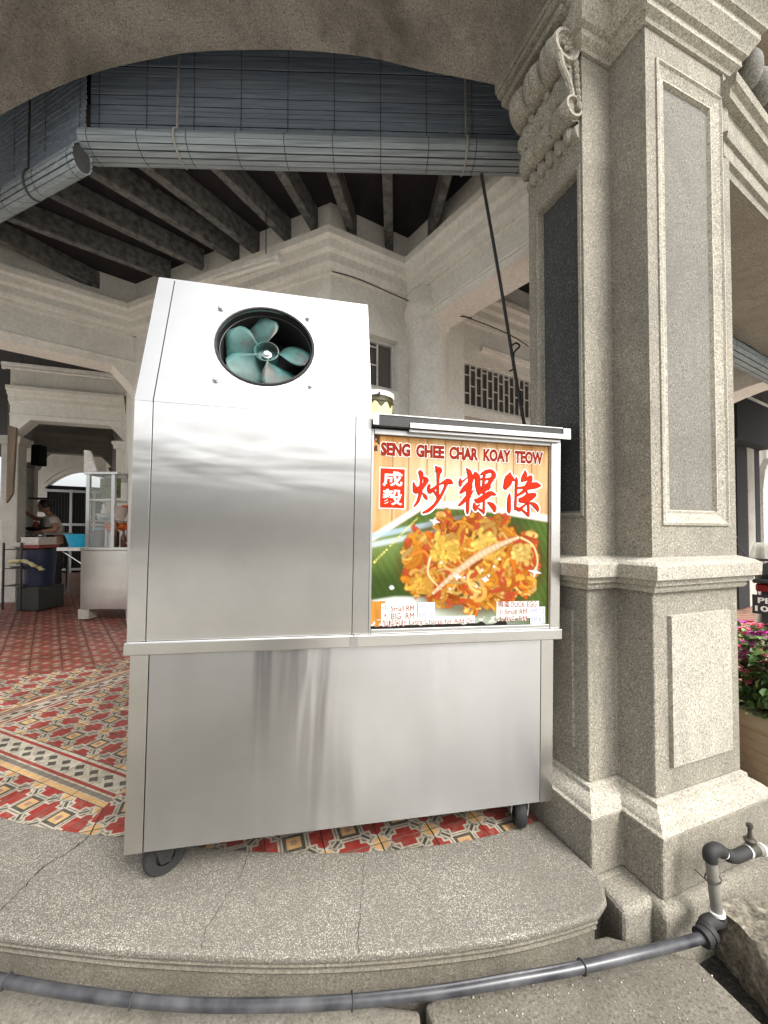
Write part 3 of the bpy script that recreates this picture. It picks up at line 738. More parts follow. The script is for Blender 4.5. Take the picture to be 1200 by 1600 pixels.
m = M(); m.pbox(K_+d60*sR0, d60, sR1+.15-sR0, .02, .12, 2.36, 2.455); m.build('lintel', MT['lime'], swall)
m = M(); m.pbox(K_+d60*(sR0+.01), d60, sR1+.13-sR0, .18, .2, -.1, 2.355); m.build('doorway', MT['dark_void'], swall)  # near-black sheet stands for the unlit inside of the door opening
m = M()
for q_ in (.03,.10,.17): m.pbox(K_+d60*(sR0+q_), d60, .028, .10, .13, -.1, 2.35)
m.build('door_frame', MT['lime_grey'], swall)
sp0, sp1 = s_at(K_,d60,629), s_at(K_,d60,713)
pr = thing('wall_pillar', 'stout round cream pillar standing proud of the shop wall between two grilled windows', 'pillar', ((K_+d60*sp0).x,(K_+d60*sp0).y,0))
sq0 = s_at(K_,d60,664)
m = M(); m.pbox(K_+d60*sq0, d60, sp1-sq0-.02, -.15, -.004, -.1, 3.262); m.build('pilaster', MT['lime'], pr, bevel=.02, segs=3)
cp_ = K_+d60*s_at(K_,d60,655)+Vector((d60.y,-d60.x))*.13; rp_ = .168
m = M(); m.lathe([(rp_*1.02,-.1),(rp_,1.0),(rp_*.97,2.93),(rp_*.97,2.98)], (cp_.x,cp_.y,0), (0,0,1), 40); m.build('shaft', MT['lime'], pr, smooth=True, angle=60)
m = M(); m.lathe([(rp_*.97,2.96),(rp_*1.10,2.965),(rp_*1.13,2.985),(rp_*1.10,3.005),(rp_*1.06,3.01),(rp_*1.07,3.04),(rp_*1.20,3.075),(rp_*1.22,3.13),(rp_*1.10,3.135),(rp_*1.08,3.262)], (cp_.x,cp_.y,0), (0,0,1), 40); m.build('capital', MT['lime'], pr, smooth=True, angle=35)

def beam(name, label, a, b, th, zb, zt, ch0, ch1, arch_cut=None, par=None, corn=True, mat='lime'):
    a = Vector(a); b = Vector(b); d = (b-a).normalized(); L = (b-a).length; n_ = Vector((-d.y,d.x))
    root = thing(name, label, 'beam', ((a.x+b.x)/2,(a.y+b.y)/2,zb), group=None)
    if arch_cut: low = arch_cut
    else: low = [(0,zb-ch0),(ch0*.9,zb),(L-ch1*.9,zb),(L,zb-ch1)] if ch0 and ch1 else ([(0,zb-ch0),(ch0*.9,zb),(L,zb)] if ch0 else ([(0,zb),(L-ch1*.9,zb),(L,zb-ch1)] if ch1 else [(0,zb),(L,zb)]))
    poly = low+[(L,zt),(0,zt)]; n = len(poly); m = M()
    vs_ = [(a.x+d.x*s_+n_.x*w, a.y+d.y*s_+n_.y*w, z) for w in (0,th) for s_,z in poly]
    m.add(vs_, [tuple(range(n)), tuple(range(2*n-1,n-1,-1))]+[(i,(i+1)%n,n+(i+1)%n,n+i) for i in range(n)])
    m.build('beam_body', MT[mat], root)
    if corn:
        for pth in ([a,b],[b+n_*th,a+n_*th]):
            m = M(); m.sweep([(o,z) for o,z in cornice], xy(pth)); m.build('cornice', MT[mat], root, smooth=True, angle=25)
            m = M(); m.sweep([(-.01,zb+.055),(.014,zb+.055),(.018,zb+.072),(.008,zb+.085),(-.01,zb+.085)], xy(pth)); m.build('moulding', MT[mat], root)
    return root
PRb = K_+d60*(sp0+.06)
beam('cross_beam', 'moulded cream beam running from the wall pillar out to the corner column', PRb-d60*.0, Vector((1.27,1.95)), .26, 3.00, CZ, .30, 0)
beam('cross_beam', 'long moulded cream beam crossing at the upper left beside the cart', Vector((-4.25,2.69)), PL+Vector((.02,.0)), .26, 2.93, CZ, 0, .22)
C2a, C2b = P(14,700,6.08).xy, P(196,700,6.56).xy
beam('cross_beam', 'nearer chamfered cream beam spanning the passage above the working woman', C2a, C2b, .25, 3.05, CZ, .30, .27)
C3a, C3b = P(52,700,8.6).xy, P(176,700,9.2).xy
beam('cross_beam', 'farther shaded cream beam deep in the passage', C3a, C3b, .25, 3.08, CZ, .28, .28, mat='lime_grey')
# passage inner wall and pillars
pw = thing('passage_wall', 'cream wall along the right side of the left passage', 'wall', (PL.x,PL.y,0))
m = M()
pts = [PL, C2b, C3b, C3b+(C3b-C2b).normalized()*3.2]
for a,b in zip(pts[:-1],pts[1:]):
    d = (b-a).normalized(); m.pbox(a, d, (b-a).length, -.25, 0, -.1, CZ)
m.build('wall', MT['lime'], pw)
def post(name, label, c, d, w, t, z1, mat, cat='pillar'):
    root = thing(name, label, cat, (c.x,c.y,0)); m = M(); m.pbox(c, d, w, 0, t, -.1, z1); m.build('shaft', MT[mat], root, bevel=.012)
    m = M(); n_ = Vector((-d.y,d.x)); q_ = [c, c+d*w, c+d*w+n_*t, c+n_*t]
    m.sweep([(-.02,z1-.14),(.03,z1-.14),(.03,z1-.10),(.05,z1-.06),(.05,z1-.02),(-.02,z1-.02)], xy(q_), True); m.build('capital', MT[mat], root); return root
dC2 = (C2b-C2a).normalized()
post('wall_pillar', 'pale pilaster carrying the nearer passage beam beside the glass stall', C2b-dC2*.14, dC2, .14, .24, 2.80, 'lime')
post('wall_pillar', 'outer pillar carrying the nearer passage beam at the left edge', C2a-dC2*.10, dC2, .22, .24, 2.78, 'lime_grey')
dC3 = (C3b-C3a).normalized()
post('wall_pillar', 'shaded outer pillar deep in the passage beyond the woman', C3a-dC3*.25, dC3, .27, .24, 2.82, 'lime_grey')
post('wall_pillar', 'shaded inner pilaster deep in the passage behind the glass stall', C3b-dC3*.02, dC3, .2, .24, 2.82, 'lime_grey')
# far end wall with arched, grated opening
ew = thing('end_wall', 'cream end wall with a segmental arched opening closed by a barred gate', 'wall', (-8.6,11.6,0))
e0 = P(20,700,10.6).xy; e1 = P(240,700,12.2).xy; de = (e1-e0).normalized(); Le = (e1-e0).length
sa, sb_ = s_at(e0,de,70), s_at(e0,de,186); zc = 2.52; cut = []
for i in range(13):
    t = i/12; cut.append((sa+(sb_-sa)*t, zc+.55*math.sin(math.pi*t)**.8))
poly = [(0,-.1),(sa,-.1)]+cut+[(sb_,-.1),(Le,-.1),(Le,CZ),(0,CZ)]; ne = Vector((-de.y,de.x)); n = len(poly)
m = M(); m.add([(e0.x+de.x*s_+ne.x*w,e0.y+de.y*s_+ne.y*w,z) for w in (0,.3) for s_,z in poly], [tuple(range(n)),tuple(range(2*n-1,n-1,-1))]+[(i,(i+1)%n,n+(i+1)%n,n+i) for i in range(n)])
m.build('wall', MT['lime'], ew)
m = M()
for k_, (o0,o1) in enumerate(((0,.10),(.13,.20))):
    for i in range(12):
        (s0,z0),(s1,z1) = cut[i],cut[i+1]
        m.add([(e0.x+de.x*s_+ne.x*w,e0.y+de.y*s_+ne.y*w,z) for w in (-.03-.02*k_,.01) for s_,z in ((s0,z0+o0),(s1,z1+o0),(s1,z1+o1),(s0,z0+o1))], [(0,1,2,3),(7,6,5,4),(0,4,5,1),(3,2,6,7)])
m.build('archivolt', MT['lime'], ew)
gm = thing('barred_gate', 'grey steel gate with close dark bars under the far arch', 'gate', ((e0+de*sa).x,(e0+de*sa).y,0))
m = M()
for q_ in (0,.34,.67,1.0): m.pbox(e0+de*(sa+.02+(sb_-sa-.1)*q_), de, .06, -.10, -.04, 0, 2.5)
for z in (2.42,1.45,.15): m.pbox(e0+de*(sa+.02), de, sb_-sa-.04, -.095, -.045, z, z+.07)
m.build('gate_frame', MT['steel_dull'], gm)
for i in range(26):
    m = M(); m.pbox(e0+de*(sa+.06+(sb_-sa-.12)*i/25), de, .018, -.08, -.06, .2, 2.42); m.build('bar', MT['black_paint'], gm)
m = M(); m.pbox(e0+de*(sa+.02), de, sb_-sa-.04, .10, .14, 0, 2.62); m.build('backing_board', MT['dark_void'], gm)
# TV-like speaker box on the pillar
def solid(name, label, cat, mat, c, hx, hy, hz, d=None, bevel=.004, group=None, build_only=False):
    m = M(); d = Vector((1,0)) if d is None else d; m.obox(c, (d.x*hx,d.y*hx,0), (-d.y*hy,d.x*hy,0), (0,0,hz)); o = m.build(name, mat, bevel=bevel)
    return tag(o, label, cat, group)

# fluorescent battens
def lamp(name, label, a, b, w, wires):
    a = Vector(a); b = Vector(b); root = thing(name, label, 'lamp', (a+b)/2); d = (b-a).normalized(); s_ = d.cross(Vector((0,0,1))).normalized()
    m = M(); m.obox((a+b)/2+Vector((0,0,.028)), d*((b-a).length/2), s_*w, Vector((0,0,.022))); m.build('batten', MT['white_paint'], root, bevel=.004)
    m = M(); m.tube([a+d*.03-Vector((0,0,.012)), b-d*.03-Vector((0,0,.012))], .014, 10); m.build('tube', MT['white_plastic'], root, smooth=True)
    for e in (a+d*.015, b-d*.015):
        m = M(); m.obox(e-Vector((0,0,.008)), d*.014, s_*.017, Vector((0,0,.022))); m.build('end_cap', MT['white_plastic'], root)
    for t in wires:
        p = a.lerp(b,t)+Vector((0,0,.05)); m = M(); m.tube([p,Vector((p.x,p.y,JZ))], .004, 5); m.build('wire', MT['black_rubber'], root)
lamp('fluorescent_lamp', 'unlit tube lamp hanging on a wire in front of the kinked wall', P(336,436,3.08), P(437,405,2.82), .03, [.8])
lamp('fluorescent_lamp', 'long unlit tube lamp hung above the passage at the far left', P(3,572,4.7), P(191,592,5.3), .04, [.15,.85])
# loose cables along beams
def cable(label, pts, r=.006, mat='black_rubber', name='cable', cat='cable'):
    m = M(); m.tube([Vector(p) for p in spline(pts,5)], r, 6); return tag(m.build(name, MT[mat], smooth=True), label, cat)
cable('straight black cable slanting down from the long blind to the cart top', [P(752,272,2.12),P(780,432,2.08),P(806,590,2.03),P(824,690,1.98)], .0085)
cable('thin grey cable drooping along the beam to the right of the wall pillar', [P(700,487,3.2),P(712,492,3.15),P(737,497,3.1)], .006, 'twine')
cable('thin dark cable looped on the wall right of the slanting cable', [P(800,540,3.55),P(806,536,3.55),P(812,541,3.56),P(803,552,3.57),P(803,574,3.58),P(796,580,3.58)], .008)

cable('thin black cable pinned along the wall moulding above the tub', [P(519,424,2.93),P(560,436,3.0),P(620,462,3.2),P(662,480,3.28),P(692,488,3.2)], .0045)
cable('thin black cable sagging across the wall to the right of the slanting cable', [P(700,489,3.18),P(735,498,3.3),P(790,520,3.5),P(826,541,3.6)], .0045)
# ================================================================== RIGHT WING: lintel beam, swags, inner arch
rb = thing('street_beam', 'moulded granite-plaster beam leaving the column to the right', 'beam', (E0.x+.5,E0.y+.3,2.8))
o_ = E0+VV*.02; d60b = dirv(60.5); pth = [o_-d60b*.05, o_+d60b*8]
m = M(); m.sweep([(-.55,2.76),(0,2.76),(.004,2.79),(.018,2.80),(.018,2.86),(.030,2.865),(.034,2.89),(.012,2.90),(.012,3.02),(.040,3.03),(.044,3.06),(.062,3.075),(.066,3.11),(.02,3.115),(.02,4.6),(-.55,4.6)], xy(pth))
m.build('beam_body', MT['plaster'], rb, smooth=True, angle=25)
m = M(); m.sweep([(0,3.50),(.10,3.50),(.12,3.54),(.12,3.60),(0,3.62)], xy(pth)); m.build('cornice', plaster('plaster_tan', (.15,.12,.09), (.34,.28,.21), (.48,.41,.32), 150, amount=.4), rb)
for i in range(26):
    c = o_+d60b*(.12+.135*i)+Vector((d60b.y,-d60b.x))*.05; m = M()
    m.blob((c.x,c.y,3.23), (.052,.052,.085), 12, 8, Matrix.Rotation(math.atan2(d60b.y,d60b.x),3,'Z')); m.build('oval_boss', MT['plaster_grey'], rb, smooth=True)
# blind roll under the right beam
b0 = o_+Vector((-d60b.y,d60b.x))*.62+d60b*.0; b1 = b0+d60b*3.6
blind('bamboo_blind', 'short stretch of rolled dark blind to the right of the column', b0, b1, 2.70, 3.25, .16,.15, 5, 14, [(1.0,1)], 0, 6)
# inner transverse arch of the right wing
ra0 = Vector((4.28,4.5))+VV*1.6; ra1 = Vector((4.28,4.5))-VV*2.0
LL = (ra1-ra0).length; cut = []
for i in range(17):
    t = i/16; cut.append((LL*(.10+.80*t), 2.15+.78*math.sin(math.pi*t)**.55))
low = [(0,-.1)]+[(LL*.10,-.1)]+cut+[(LL*.90,-.1),(LL,-.1)]
ia = beam('inner_arch', 'cream round-arched cross wall seen to the right of the column', ra0, ra1, .3, 2.9, CZ, 0, 0, arch_cut=low, corn=False)
ia['category'] = 'arch'
m = M(); m.sweep(cornice, xy([ra0,ra1])); m.build('cornice', MT['lime'], ia, smooth=True, angle=25)
dr_ = (ra1-ra0).normalized(); nr_ = Vector((dr_.y,-dr_.x)); m = M()
for i in range(16):
    (s0,z0),(s1,z1) = cut[i],cut[i+1]; q_ = []
    for w in (.05,-.01):
        for s_,z in ((s0,z0),(s1,z1),(s1*1.0+(s1-LL/2)*.07,z1+.17),(s0+(s0-LL/2)*.07,z0+.17)):
            p_ = ra0+dr_*s_+nr_*w; q_.append((p_.x,p_.y,z))
    m.add(q_, [(0,1,2,3),(7,6,5,4),(0,4,5,1),(3,2,6,7)])
m.build('archivolt', MT['lime'], ia)
# shopfront on the inner wall further along
t0 = s_at(K_,d60,1146)
def onw(px, w): s_ = s_at(K_,d60,px); return K_+d60*s_+Vector((d60.y,-d60.x))*w
sf = thing('shopfront', 'dark shutter box above grey folding shop doors beyond the column', 'shopfront', (onw(1160,.1).x,onw(1160,.1).y,0))
zy = lambda y, px=1160: CAMH+(848-y)/600*onw(px,.1).y
m = M(); m.pbox(onw(1120,.0), d60, (onw(1177,0)-onw(1120,0)).length, -.28, -.004, zy(712), zy(648)); m.build('shutter_box', MT['dark_void'], sf, bevel=.01)
for a,b,mt in ((1140,1156,'dark_void'),(1157,1168,'lime_grey'),(1169,1176,'dark_void')):  # near-black strips stand for the dark gaps beside the grey leaf
    m = M(); m.pbox(onw(a,.0), d60, (onw(b,0)-onw(a,0)).length, -.10, -.004, -.1, zy(712)-.003); m.build('door_leaf_or_gap', MT[mt], sf)
ad = thing('arched_doorway', 'white arched doorway on the far right wall behind the motorcycle', 'doorway', (onw(1200,.1).x,onw(1200,.1).y,0))
dl = onw(1181,0); Ld = 1.35; cut2 = [(.16+(Ld-.32)*i/12, 2.05+.52*math.sin(math.pi*i/12)**.7) for i in range(13)]
for off, ins, name in ((.10,.0,'archivolt'),(.06,.06,'door_frame')):
    m = M(); pts_o = [(ins,-.1),(ins,2.05)]+[(s_+(s_-Ld/2)*(.30-ins*4.0), z+.16-ins*2) for s_,z in cut2[1:-1]]+[(Ld-ins,2.05),(Ld-ins,-.1)]
    pts_i = [(ins+.09,-.1),(ins+.09,2.05)]+[(s_+(s_-Ld/2)*(.08-ins*3.0), z+.06-ins*2) for s_,z in cut2[1:-1]]+[(Ld-ins-.09,2.05),(Ld-ins-.09,-.1)]
    for i in range(len(pts_o)-1):
        q_ = []
        for w in (off,.002):
            for s_,z in (pts_o[i],pts_o[i+1],pts_i[i+1],pts_i[i]):
                p_ = dl+d60*s_+Vector((d60.y,-d60.x))*w; q_.append((p_.x,p_.y,z))
        m.add(q_, [(0,1,2,3),(7,6,5,4),(0,4,5,1),(3,2,6,7),(1,5,6,2),(0,3,7,4)])
    m.build(name, MT['white_paint'], ad)
for s_ in (.34,.70):
    m = M(); m.pbox(dl+d60*s_, d60, .30, -.03, -.004, 0, 2.0); m.build('door_leaf_or_gap', MT['white_paint'], ad, bevel=.008)
sl_ = onw(1197,.25)
solid('wall_lantern', 'dark square lantern box fixed high beside the arched doorway', 'lantern', MT['black_paint'], (sl_.x,sl_.y,zy(703)), .10, .07, .12, d60)

# ================================================================== THE STALL CART
_th, _ti = R(11.0), R(1.0)
ex = Vector((math.cos(_th)*math.cos(_ti), math.sin(_th)*math.cos(_ti), -math.sin(_ti))); ny = Vector((-math.sin(_th), math.cos(_th), 0)); ez = ex.cross(ny)
Ac = P(193,1337,1.27)
cmw = Matrix(((ex.x,ny.x,ez.x,Ac.x),(ex.y,ny.y,ez.y,Ac.y),(ex.z,ny.z,ez.z,Ac.z),(0,0,0,1)))
cart = thing('stall_cart', 'large stainless steel hawker stall cart with a fan hood and printed noodle sign', 'food cart', mw=cmw)
def CL(px, py, y=0.0):                   # photo pixel -> cart front plane (x, z)
    o = Ac+ny*y; d = Vector(ray(px,py)); c = Vector(_C); t = (o-c).dot(ny)/d.dot(ny); w = c+d*t-o; return w.dot(ex), w.dot(ez)
def cb(name, a, b, mat, par=cart, bevel=.002, segs=2):
    m = M(); m.box(a,b); return m.build(name, MT[mat], par, bevel=bevel, local=True, segs=segs)
DP = .74
# lower body
fp_ = cb('front_panel', (.0580,.0020,.001), (1.4955,.020,.6465), 'steel_v', bevel=0)
cb('corner_post', (0,0,0), (.0550,.055,.6465), 'steel', bevel=.001); cb('corner_post', (1.498,0,0), (1.552,.055,.6465), 'steel', bevel=.001)
cb('side_panel', (.002,.056,.001), (.02,DP,.6465), 'steel'); cb('side_panel', (1.532,.056,.001), (1.550,DP,.6465), 'steel')
cb('back_panel', (.021,DP-.02,.001), (1.531,DP,.6465), 'steel'); cb('bottom_panel', (.021,.021,.004), (1.531,DP-.021,.02), 'steel_dull')
# belt of the counter, in two lengths with a cover strip at the joint
cb('counter_trim', (-.016,-.014,.6470), (.735,DP+.01,.6900), 'steel', bevel=.004, segs=3); cb('counter_trim', (.737,-.014,.6470), (1.584,DP+.01,.6900), 'steel', bevel=.004, segs=3)
cb('joint_strip', (.722,-.0165,.6475), (.752,-.0142,.6895), 'steel_dull', bevel=.001)
# upper cabinet
x0,xa,xb,x1 = -.012,.0430,.7320,.790; z0,z1 = .6910,1.4930; HZ,HD = 2.020,.168
cb('front_panel', (xa+.0032,.0020,z0), (xb-.0025,.02,z1), 'steel_h', bevel=0)
cb('corner_post', (x0,0,z0), (xa,.055,z1), 'steel_h', bevel=.001); cb('corner_post', (xb,0,z0), (x1,.055,z1), 'steel_h', bevel=.001)
for xx in (x0+.002, x1-.020):
    m = M(); pl = [(.056,z0),(DP,z0),(DP,HZ-.002),(HD+.004,HZ-.002),(.056,z1+.15)]
    m.add([(x,y,z) for x in (xx,xx+.018) for y,z in pl], [(0,1,2,3,4),(9,8,7,6,5)]+[(i,(i+1)%5,5+(i+1)%5,5+i) for i in range(5)]); m.build('side_panel', MT['steel'], cart, local=True)
cb('top_panel', (x0,HD+.002,HZ-.003), (x1,DP,HZ+.004), 'steel'); cb('back_panel', (x0+.021,DP-.02,z0), (x1-.021,DP-.001,HZ-.004), 'steel')
cb('inner_partition', (x0+.03,.10,z0+.01), (x1-.03,.11,z1-.06), 'dark_void')
# sloping fan hood: sheet with a round hole, side strips
SLn = math.hypot(HZ-z1, HD); hd = Vector((0, HD/SLn, (HZ-z1)/SLn)); hn = Vector((0, -hd.z, hd.y))       # up the slope, outward
def HP(x, s_, o=0.0): return Vector((x,0,z1))+hd*s_+hn*o
def HPX(px, py):
    d = Vector(ray(px,py)); c = Vector(_C); W = cmw.to_3x3(); o = cmw @ Vector((0,0,z1)); n_ = W @ hn; t = (o-c).dot(n_)/d.dot(n_); w = c+d*t-o
    return w.dot(ex), w.dot(W @ hd)
hL,hR,hT,hB = HPX(337,537),HPX(489,556),HPX(418,483),HPX(412,601)
hx,hs = (hL[0]+hR[0])/2, (hT[1]+hB[1])/2; rx,rs = (hR[0]-hL[0])/2, (hT[1]-hB[1])/2
def holed(o):
    m = M(); n = 48; a_,b_ = xa+.003, xb-.0025; ring = []; out = []
    for i in range(n):
        t = 2*math.pi*i/n; c,s_ = math.cos(t),math.sin(t); ring.append((hx+rx*c, hs+rs*s_))
        k_ = min(((b_-hx)/c if c > 1e-6 else (a_-hx)/c if c < -1e-6 else 1e9), ((SLn-hs)/s_ if s_ > 1e-6 else (-hs)/s_ if s_ < -1e-6 else 1e9)); out.append((hx+c*k_, hs+s_*k_))
    cn = [(b_,SLn),(a_,SLn),(a_,0),(b_,0)]
    for c in cn:
        j = min(range(n), key=lambda i: (out[i][0]-c[0])**2+(out[i][1]-c[1])**2); out[j] = c
    vs_ = [HP(x,s_,oo) for oo in (0,-.012) for l in (ring,out) for x,s_ in l]; fs = []
    for i in range(n):
        j = (i+1)%n; fs += [(i,j,n+j,n+i),(2*n+i,3*n+i,3*n+j,2*n+j),(i,2*n+i,2*n+j,j),(n+i,n+j,3*n+j,3*n+i)]
    m.add(vs_, fs); return m
hood = holed(0).build('fan_hood', MT['steel'], cart, local=True)
for a_,b_ in ((x0,xa),(xb,x1)):
    m = M(); m.add([HP(x,s_,o) for o in (.0008,-.05) for x,s_ in ((a_,0),(b_,0),(b_,SLn),(a_,SLn))], [(0,1,2,3),(7,6,5,4),(0,4,5,1),(1,5,6,2),(2,6,7,3),(3,7,4,0)]); m.build('hood_strip', MT['steel'], cart, local=True)
# fan behind the hole: housing, guard ring, blades, hub
fan = cb('fan_motor', (hx-.06,.32,z1+hs*.92-.05), (hx+.06,.46,z1+hs*.92+.06), 'black_paint', hood, .01)
m = M(); n = 40; vs_ = []; prf = ((1.0,-.013),(.995,-.035),(.97,-.04),(.965,-.17))
for k_,o in prf: vs_ += [HP(hx+rx*k_*math.cos(2*math.pi*i/n), hs+rs*k_*math.sin(2*math.pi*i/n), o) for i in range(n)]
m.add(vs_, [(r_*n+i,r_*n+(i+1)%n,(r_+1)*n+(i+1)%n,(r_+1)*n+i) for r_ in range(3) for i in range(n)]+[tuple(3*n+i for i in range(n))]); m.build('fan_housing', MT['dark_void'], hood, local=True, smooth=True, fix=False)
m = M(); m.tube([HP(hx+rx*1.004*math.cos(2*math.pi*i/n), hs+rs*1.004*math.sin(2*math.pi*i/n), .001) for i in range(int(n*.70), int(n*1.72)+1)], .0055, 6); m.build('hole_trim', MT['black_rubber'], hood, local=True, smooth=True)
m = M(); m.tube([HP(hx+rx*.965*math.cos(2*math.pi*i/n), hs+rs*.965*math.sin(2*math.pi*i/n), -.030) for i in range(n+1)], .003, 6); m.build('guard_ring', MT['black_paint'], hood, local=True, smooth=True)
fo = -.055; kx = 1.0
def fpnt(r_, a, o): return HP(hx+r_*math.cos(a)*rx, hs+r_*math.sin(a)*rs, fo+o)
for ang in (18, 90+24, 162+8, 235, 306):
    m = M(); nu,nv = 9,9; vs_ = []
    for i in range(nu+1):
        u_ = i/nu; r_ = .20+.75*u_
        half = R(17+21*math.sin(math.pi*min(1,u_*.80+.12)))*(1 if u_ < .86 else 1-.55*((u_-.86)/.14)**2)
        for j in range(nv+1):
            v_ = j/nv*2-1; a = R(ang)+half*v_-R(10)*u_
            vs_.append(fpnt(r_, a, -.030*v_+.012*math.cos(v_*2.2)*u_))
    m.add(vs_, [(i*(nv+1)+j,(i+1)*(nv+1)+j,(i+1)*(nv+1)+j+1,i*(nv+1)+j+1) for i in range(nu) for j in range(nv)])
    b_ = m.build('fan_blade', MT['teal'], hood, local=True, smooth=True, fix=False); md = b_.modifiers.new('thick','SOLIDIFY'); md.thickness = .002
W3h = cmw.to_3x3()
m = M(); hc = HP(hx,hs,fo); m.lathe([(.0,-.03),(.044,-.03),(.047,-.02),(.047,.026),(.043,.027),(.040,.022),(.038,-.004),(.016,-.006),(.016,.004),(.010,.006),(.010,.012),(0,.012)], hc, hn, 28); m.build('fan_hub', MT['teal'], hood, local=True, smooth=True, angle=40)
m = M(); m.lathe([(.0175,.0),(.0175,.008),(.011,.010),(.011,.017),(0,.018)], hc+hn*.0, hn, 16); m.build('hub_bolt', MT['steel_dull'], hood, local=True, smooth=True, angle=40)
for q_ in ((345,482),(481,498),(337,594),(485,604)):
    x,s_ = HPX(*q_); m = M(); m.lathe([(.0125,0),(.0125,.002),(.0085,.0022),(.0085,.008),(.006,.0095),(0,.0095)], HP(x,s_,.001), hn, 12); m.build('bolt', MT['steel_dull'], hood, local=True, smooth=True, angle=30)
# sign cabinet
sx0,sx1,sz0,sz1 = .8010,1.5330,.7080,1.4310
cab = cb('sign_cabinet', (.7915,.022,.6910), (1.580,DP-.02,1.4540), 'steel_dull', bevel=.003)
cb('frame_stile', (.7910,.0,.6910), (.8000,.0215,1.4540), 'steel_dull', cab, .0015); cb('frame_stile', (1.5345,-.004,.6910), (1.5790,.0215,1.4540), 'steel', cab, .003)
cb('frame_rail', (.8005,-.001,.6910), (1.5340,.0215,.7070), 'steel_dull', cab, .002); cb('frame_rail', (.8005,-.003,1.4320), (1.5340,.0215,1.4550), 'steel_dull', cab, .003)
m = M(); m.box((1.5280,.0,.7075),(1.5340,.014,1.4315)); m.build('rust_edge', MT['board_wood'], cab, local=True)
# tray on top, black and white edging
tray = cb('tray', (.7960,-.028,1.4580), (1.600,DP,1.4980), 'black_paint', bevel=.002)
cb('edge_strip', (.93,-.0335,1.4565), (1.5685,-.0285,1.4760), 'white_paint', tray, .0015); cb('edge_cap', (1.5690,-.0335,1.4560), (1.6020,-.0285,1.5000), 'white_paint', tray, .0015)
cb('edge_cap', (.7900,-.0330,1.4600), (.8120,-.0285,1.5050), 'white_paint', tray, .0015); cb('top_lip', (.8130,-.0310,1.4985), (1.5680,.30,1.5030), 'white_paint', tray, .0015)
cb('stained_strip', (.93,-.020,1.4450), (1.5650,-.004,1.4560), 'steel_dull', tray, .001)
# casters
def caster(x, y, r, yaw, fork):
    zf = None; W = cmw @ Vector((x,y,0)); zf = fz(W.x)+.002; cz = (cmw.inverted() @ Vector((W.x,W.y,zf+r))).z
    d = Vector((math.cos(R(yaw)),math.sin(R(yaw)),0)); a = Vector((-d.y,d.x,0)); c = Vector((x,y,cz))
    m = M(); m.lathe([(r*.45,-.022),(r*.9,-.022),(r,-.014),(r,.014),(r*.9,.022),(r*.45,.022)], c, a, 28); w_ = m.build('caster_wheel', MT['black_rubber'], cart, local=True, smooth=True, angle=40)
    m = M(); m.lathe([(0,-.020),(r*.30,-.020),(r*.34,-.014),(r*.46,-.012),(r*.46,.012),(r*.34,.014),(r*.30,.020),(0,.020)], c, a, 20); m.build('wheel_hub', MT['black_paint'], w_, local=True, smooth=True, angle=40)
    m = M()
    for s_ in (-1,1):
        o = a*(.030*s_); m.slab([c+o-d*.016-Vector((0,0,.016)), c+o+d*.016-Vector((0,0,.016)), c+o+d*.045+Vector((0,0,.004-cz)), c+o-d*.045+Vector((0,0,.004-cz))], a*(.004*s_))
    m.obox(c*1.0+Vector((0,0,-cz+.000)), d*.05, a*.04, Vector((0,0,.005))); m.build('caster_fork', MT[fork], w_, local=True, bevel=.002)
    m = M(); m.lathe([(0,-.036),(.008,-.036),(.008,.036),(0,.036)], c, a, 10); m.build('axle', MT['black_paint'], w_, local=True)
caster(.095,.085,.066,28,'black_paint'); caster(1.455,.085,.066,70,'white_paint'); caster(.10,.64,.066,10,'black_paint'); caster(1.45,.64,.066,30,'black_paint')

# ------------------------------------------------------------------ the printed sign
NX, NYv = 250, 246
U_, V_ = np.meshgrid(np.linspace(0,1,NX), np.linspace(0,1,NYv)); rs_ = np.random.RandomState(3)
def smooth_noise(nx, ny):
    a = rs_.rand(ny+2,nx+2); x = U_*nx; y = V_*ny; i = x.astype(int); j = y.astype(int); fx = x-i; fy = y-j; fx = fx*fx*(3-2*fx); fy = fy*fy*(3-2*fy)
    return (a[j,i]*(1-fx)+a[j,i+1]*fx)*(1-fy)+(a[j+1,i]*(1-fx)+a[j+1,i+1]*fx)*fy
def lerp(a,b,t): return a*(1-t)[...,None]+np.array(b)*t[...,None]
def sstep(a,b,x): t = np.clip((x-a)/(b-a),0,1); return t*t*(3-2*t)
img = np.ones((NYv,NX,3))*np.array((.70,.36,.11))
grain = smooth_noise(90,6)*.55+smooth_noise(40,14)*.45
img = lerp(img,(.86,.54,.24),sstep(.3,.8,grain))
glow = np.exp(-(((U_-.52)/.42)**2+((V_-.26)/.22)**2)); img = lerp(img,(.97,.90,.70),np.clip(glow*.95,0,.78))
plank = np.zeros_like(U_)
for x in (.10,.185,.285,.385,.475,.575,.680,.780,.890): plank = np.maximum(plank,np.exp(-((U_-x)/.0035)**2))
img = lerp(img,(.36,.17,.05),plank*.75*(V_<.5)); img = lerp(img,(.45,.20,.06),sstep(.06,.0,V_)*.35)
top = np.where(U_<.28,.555-.66*U_,.372+.10*np.maximum(0,U_-.55)*1.3); inleaf = sstep(-.008,.008,V_-top)
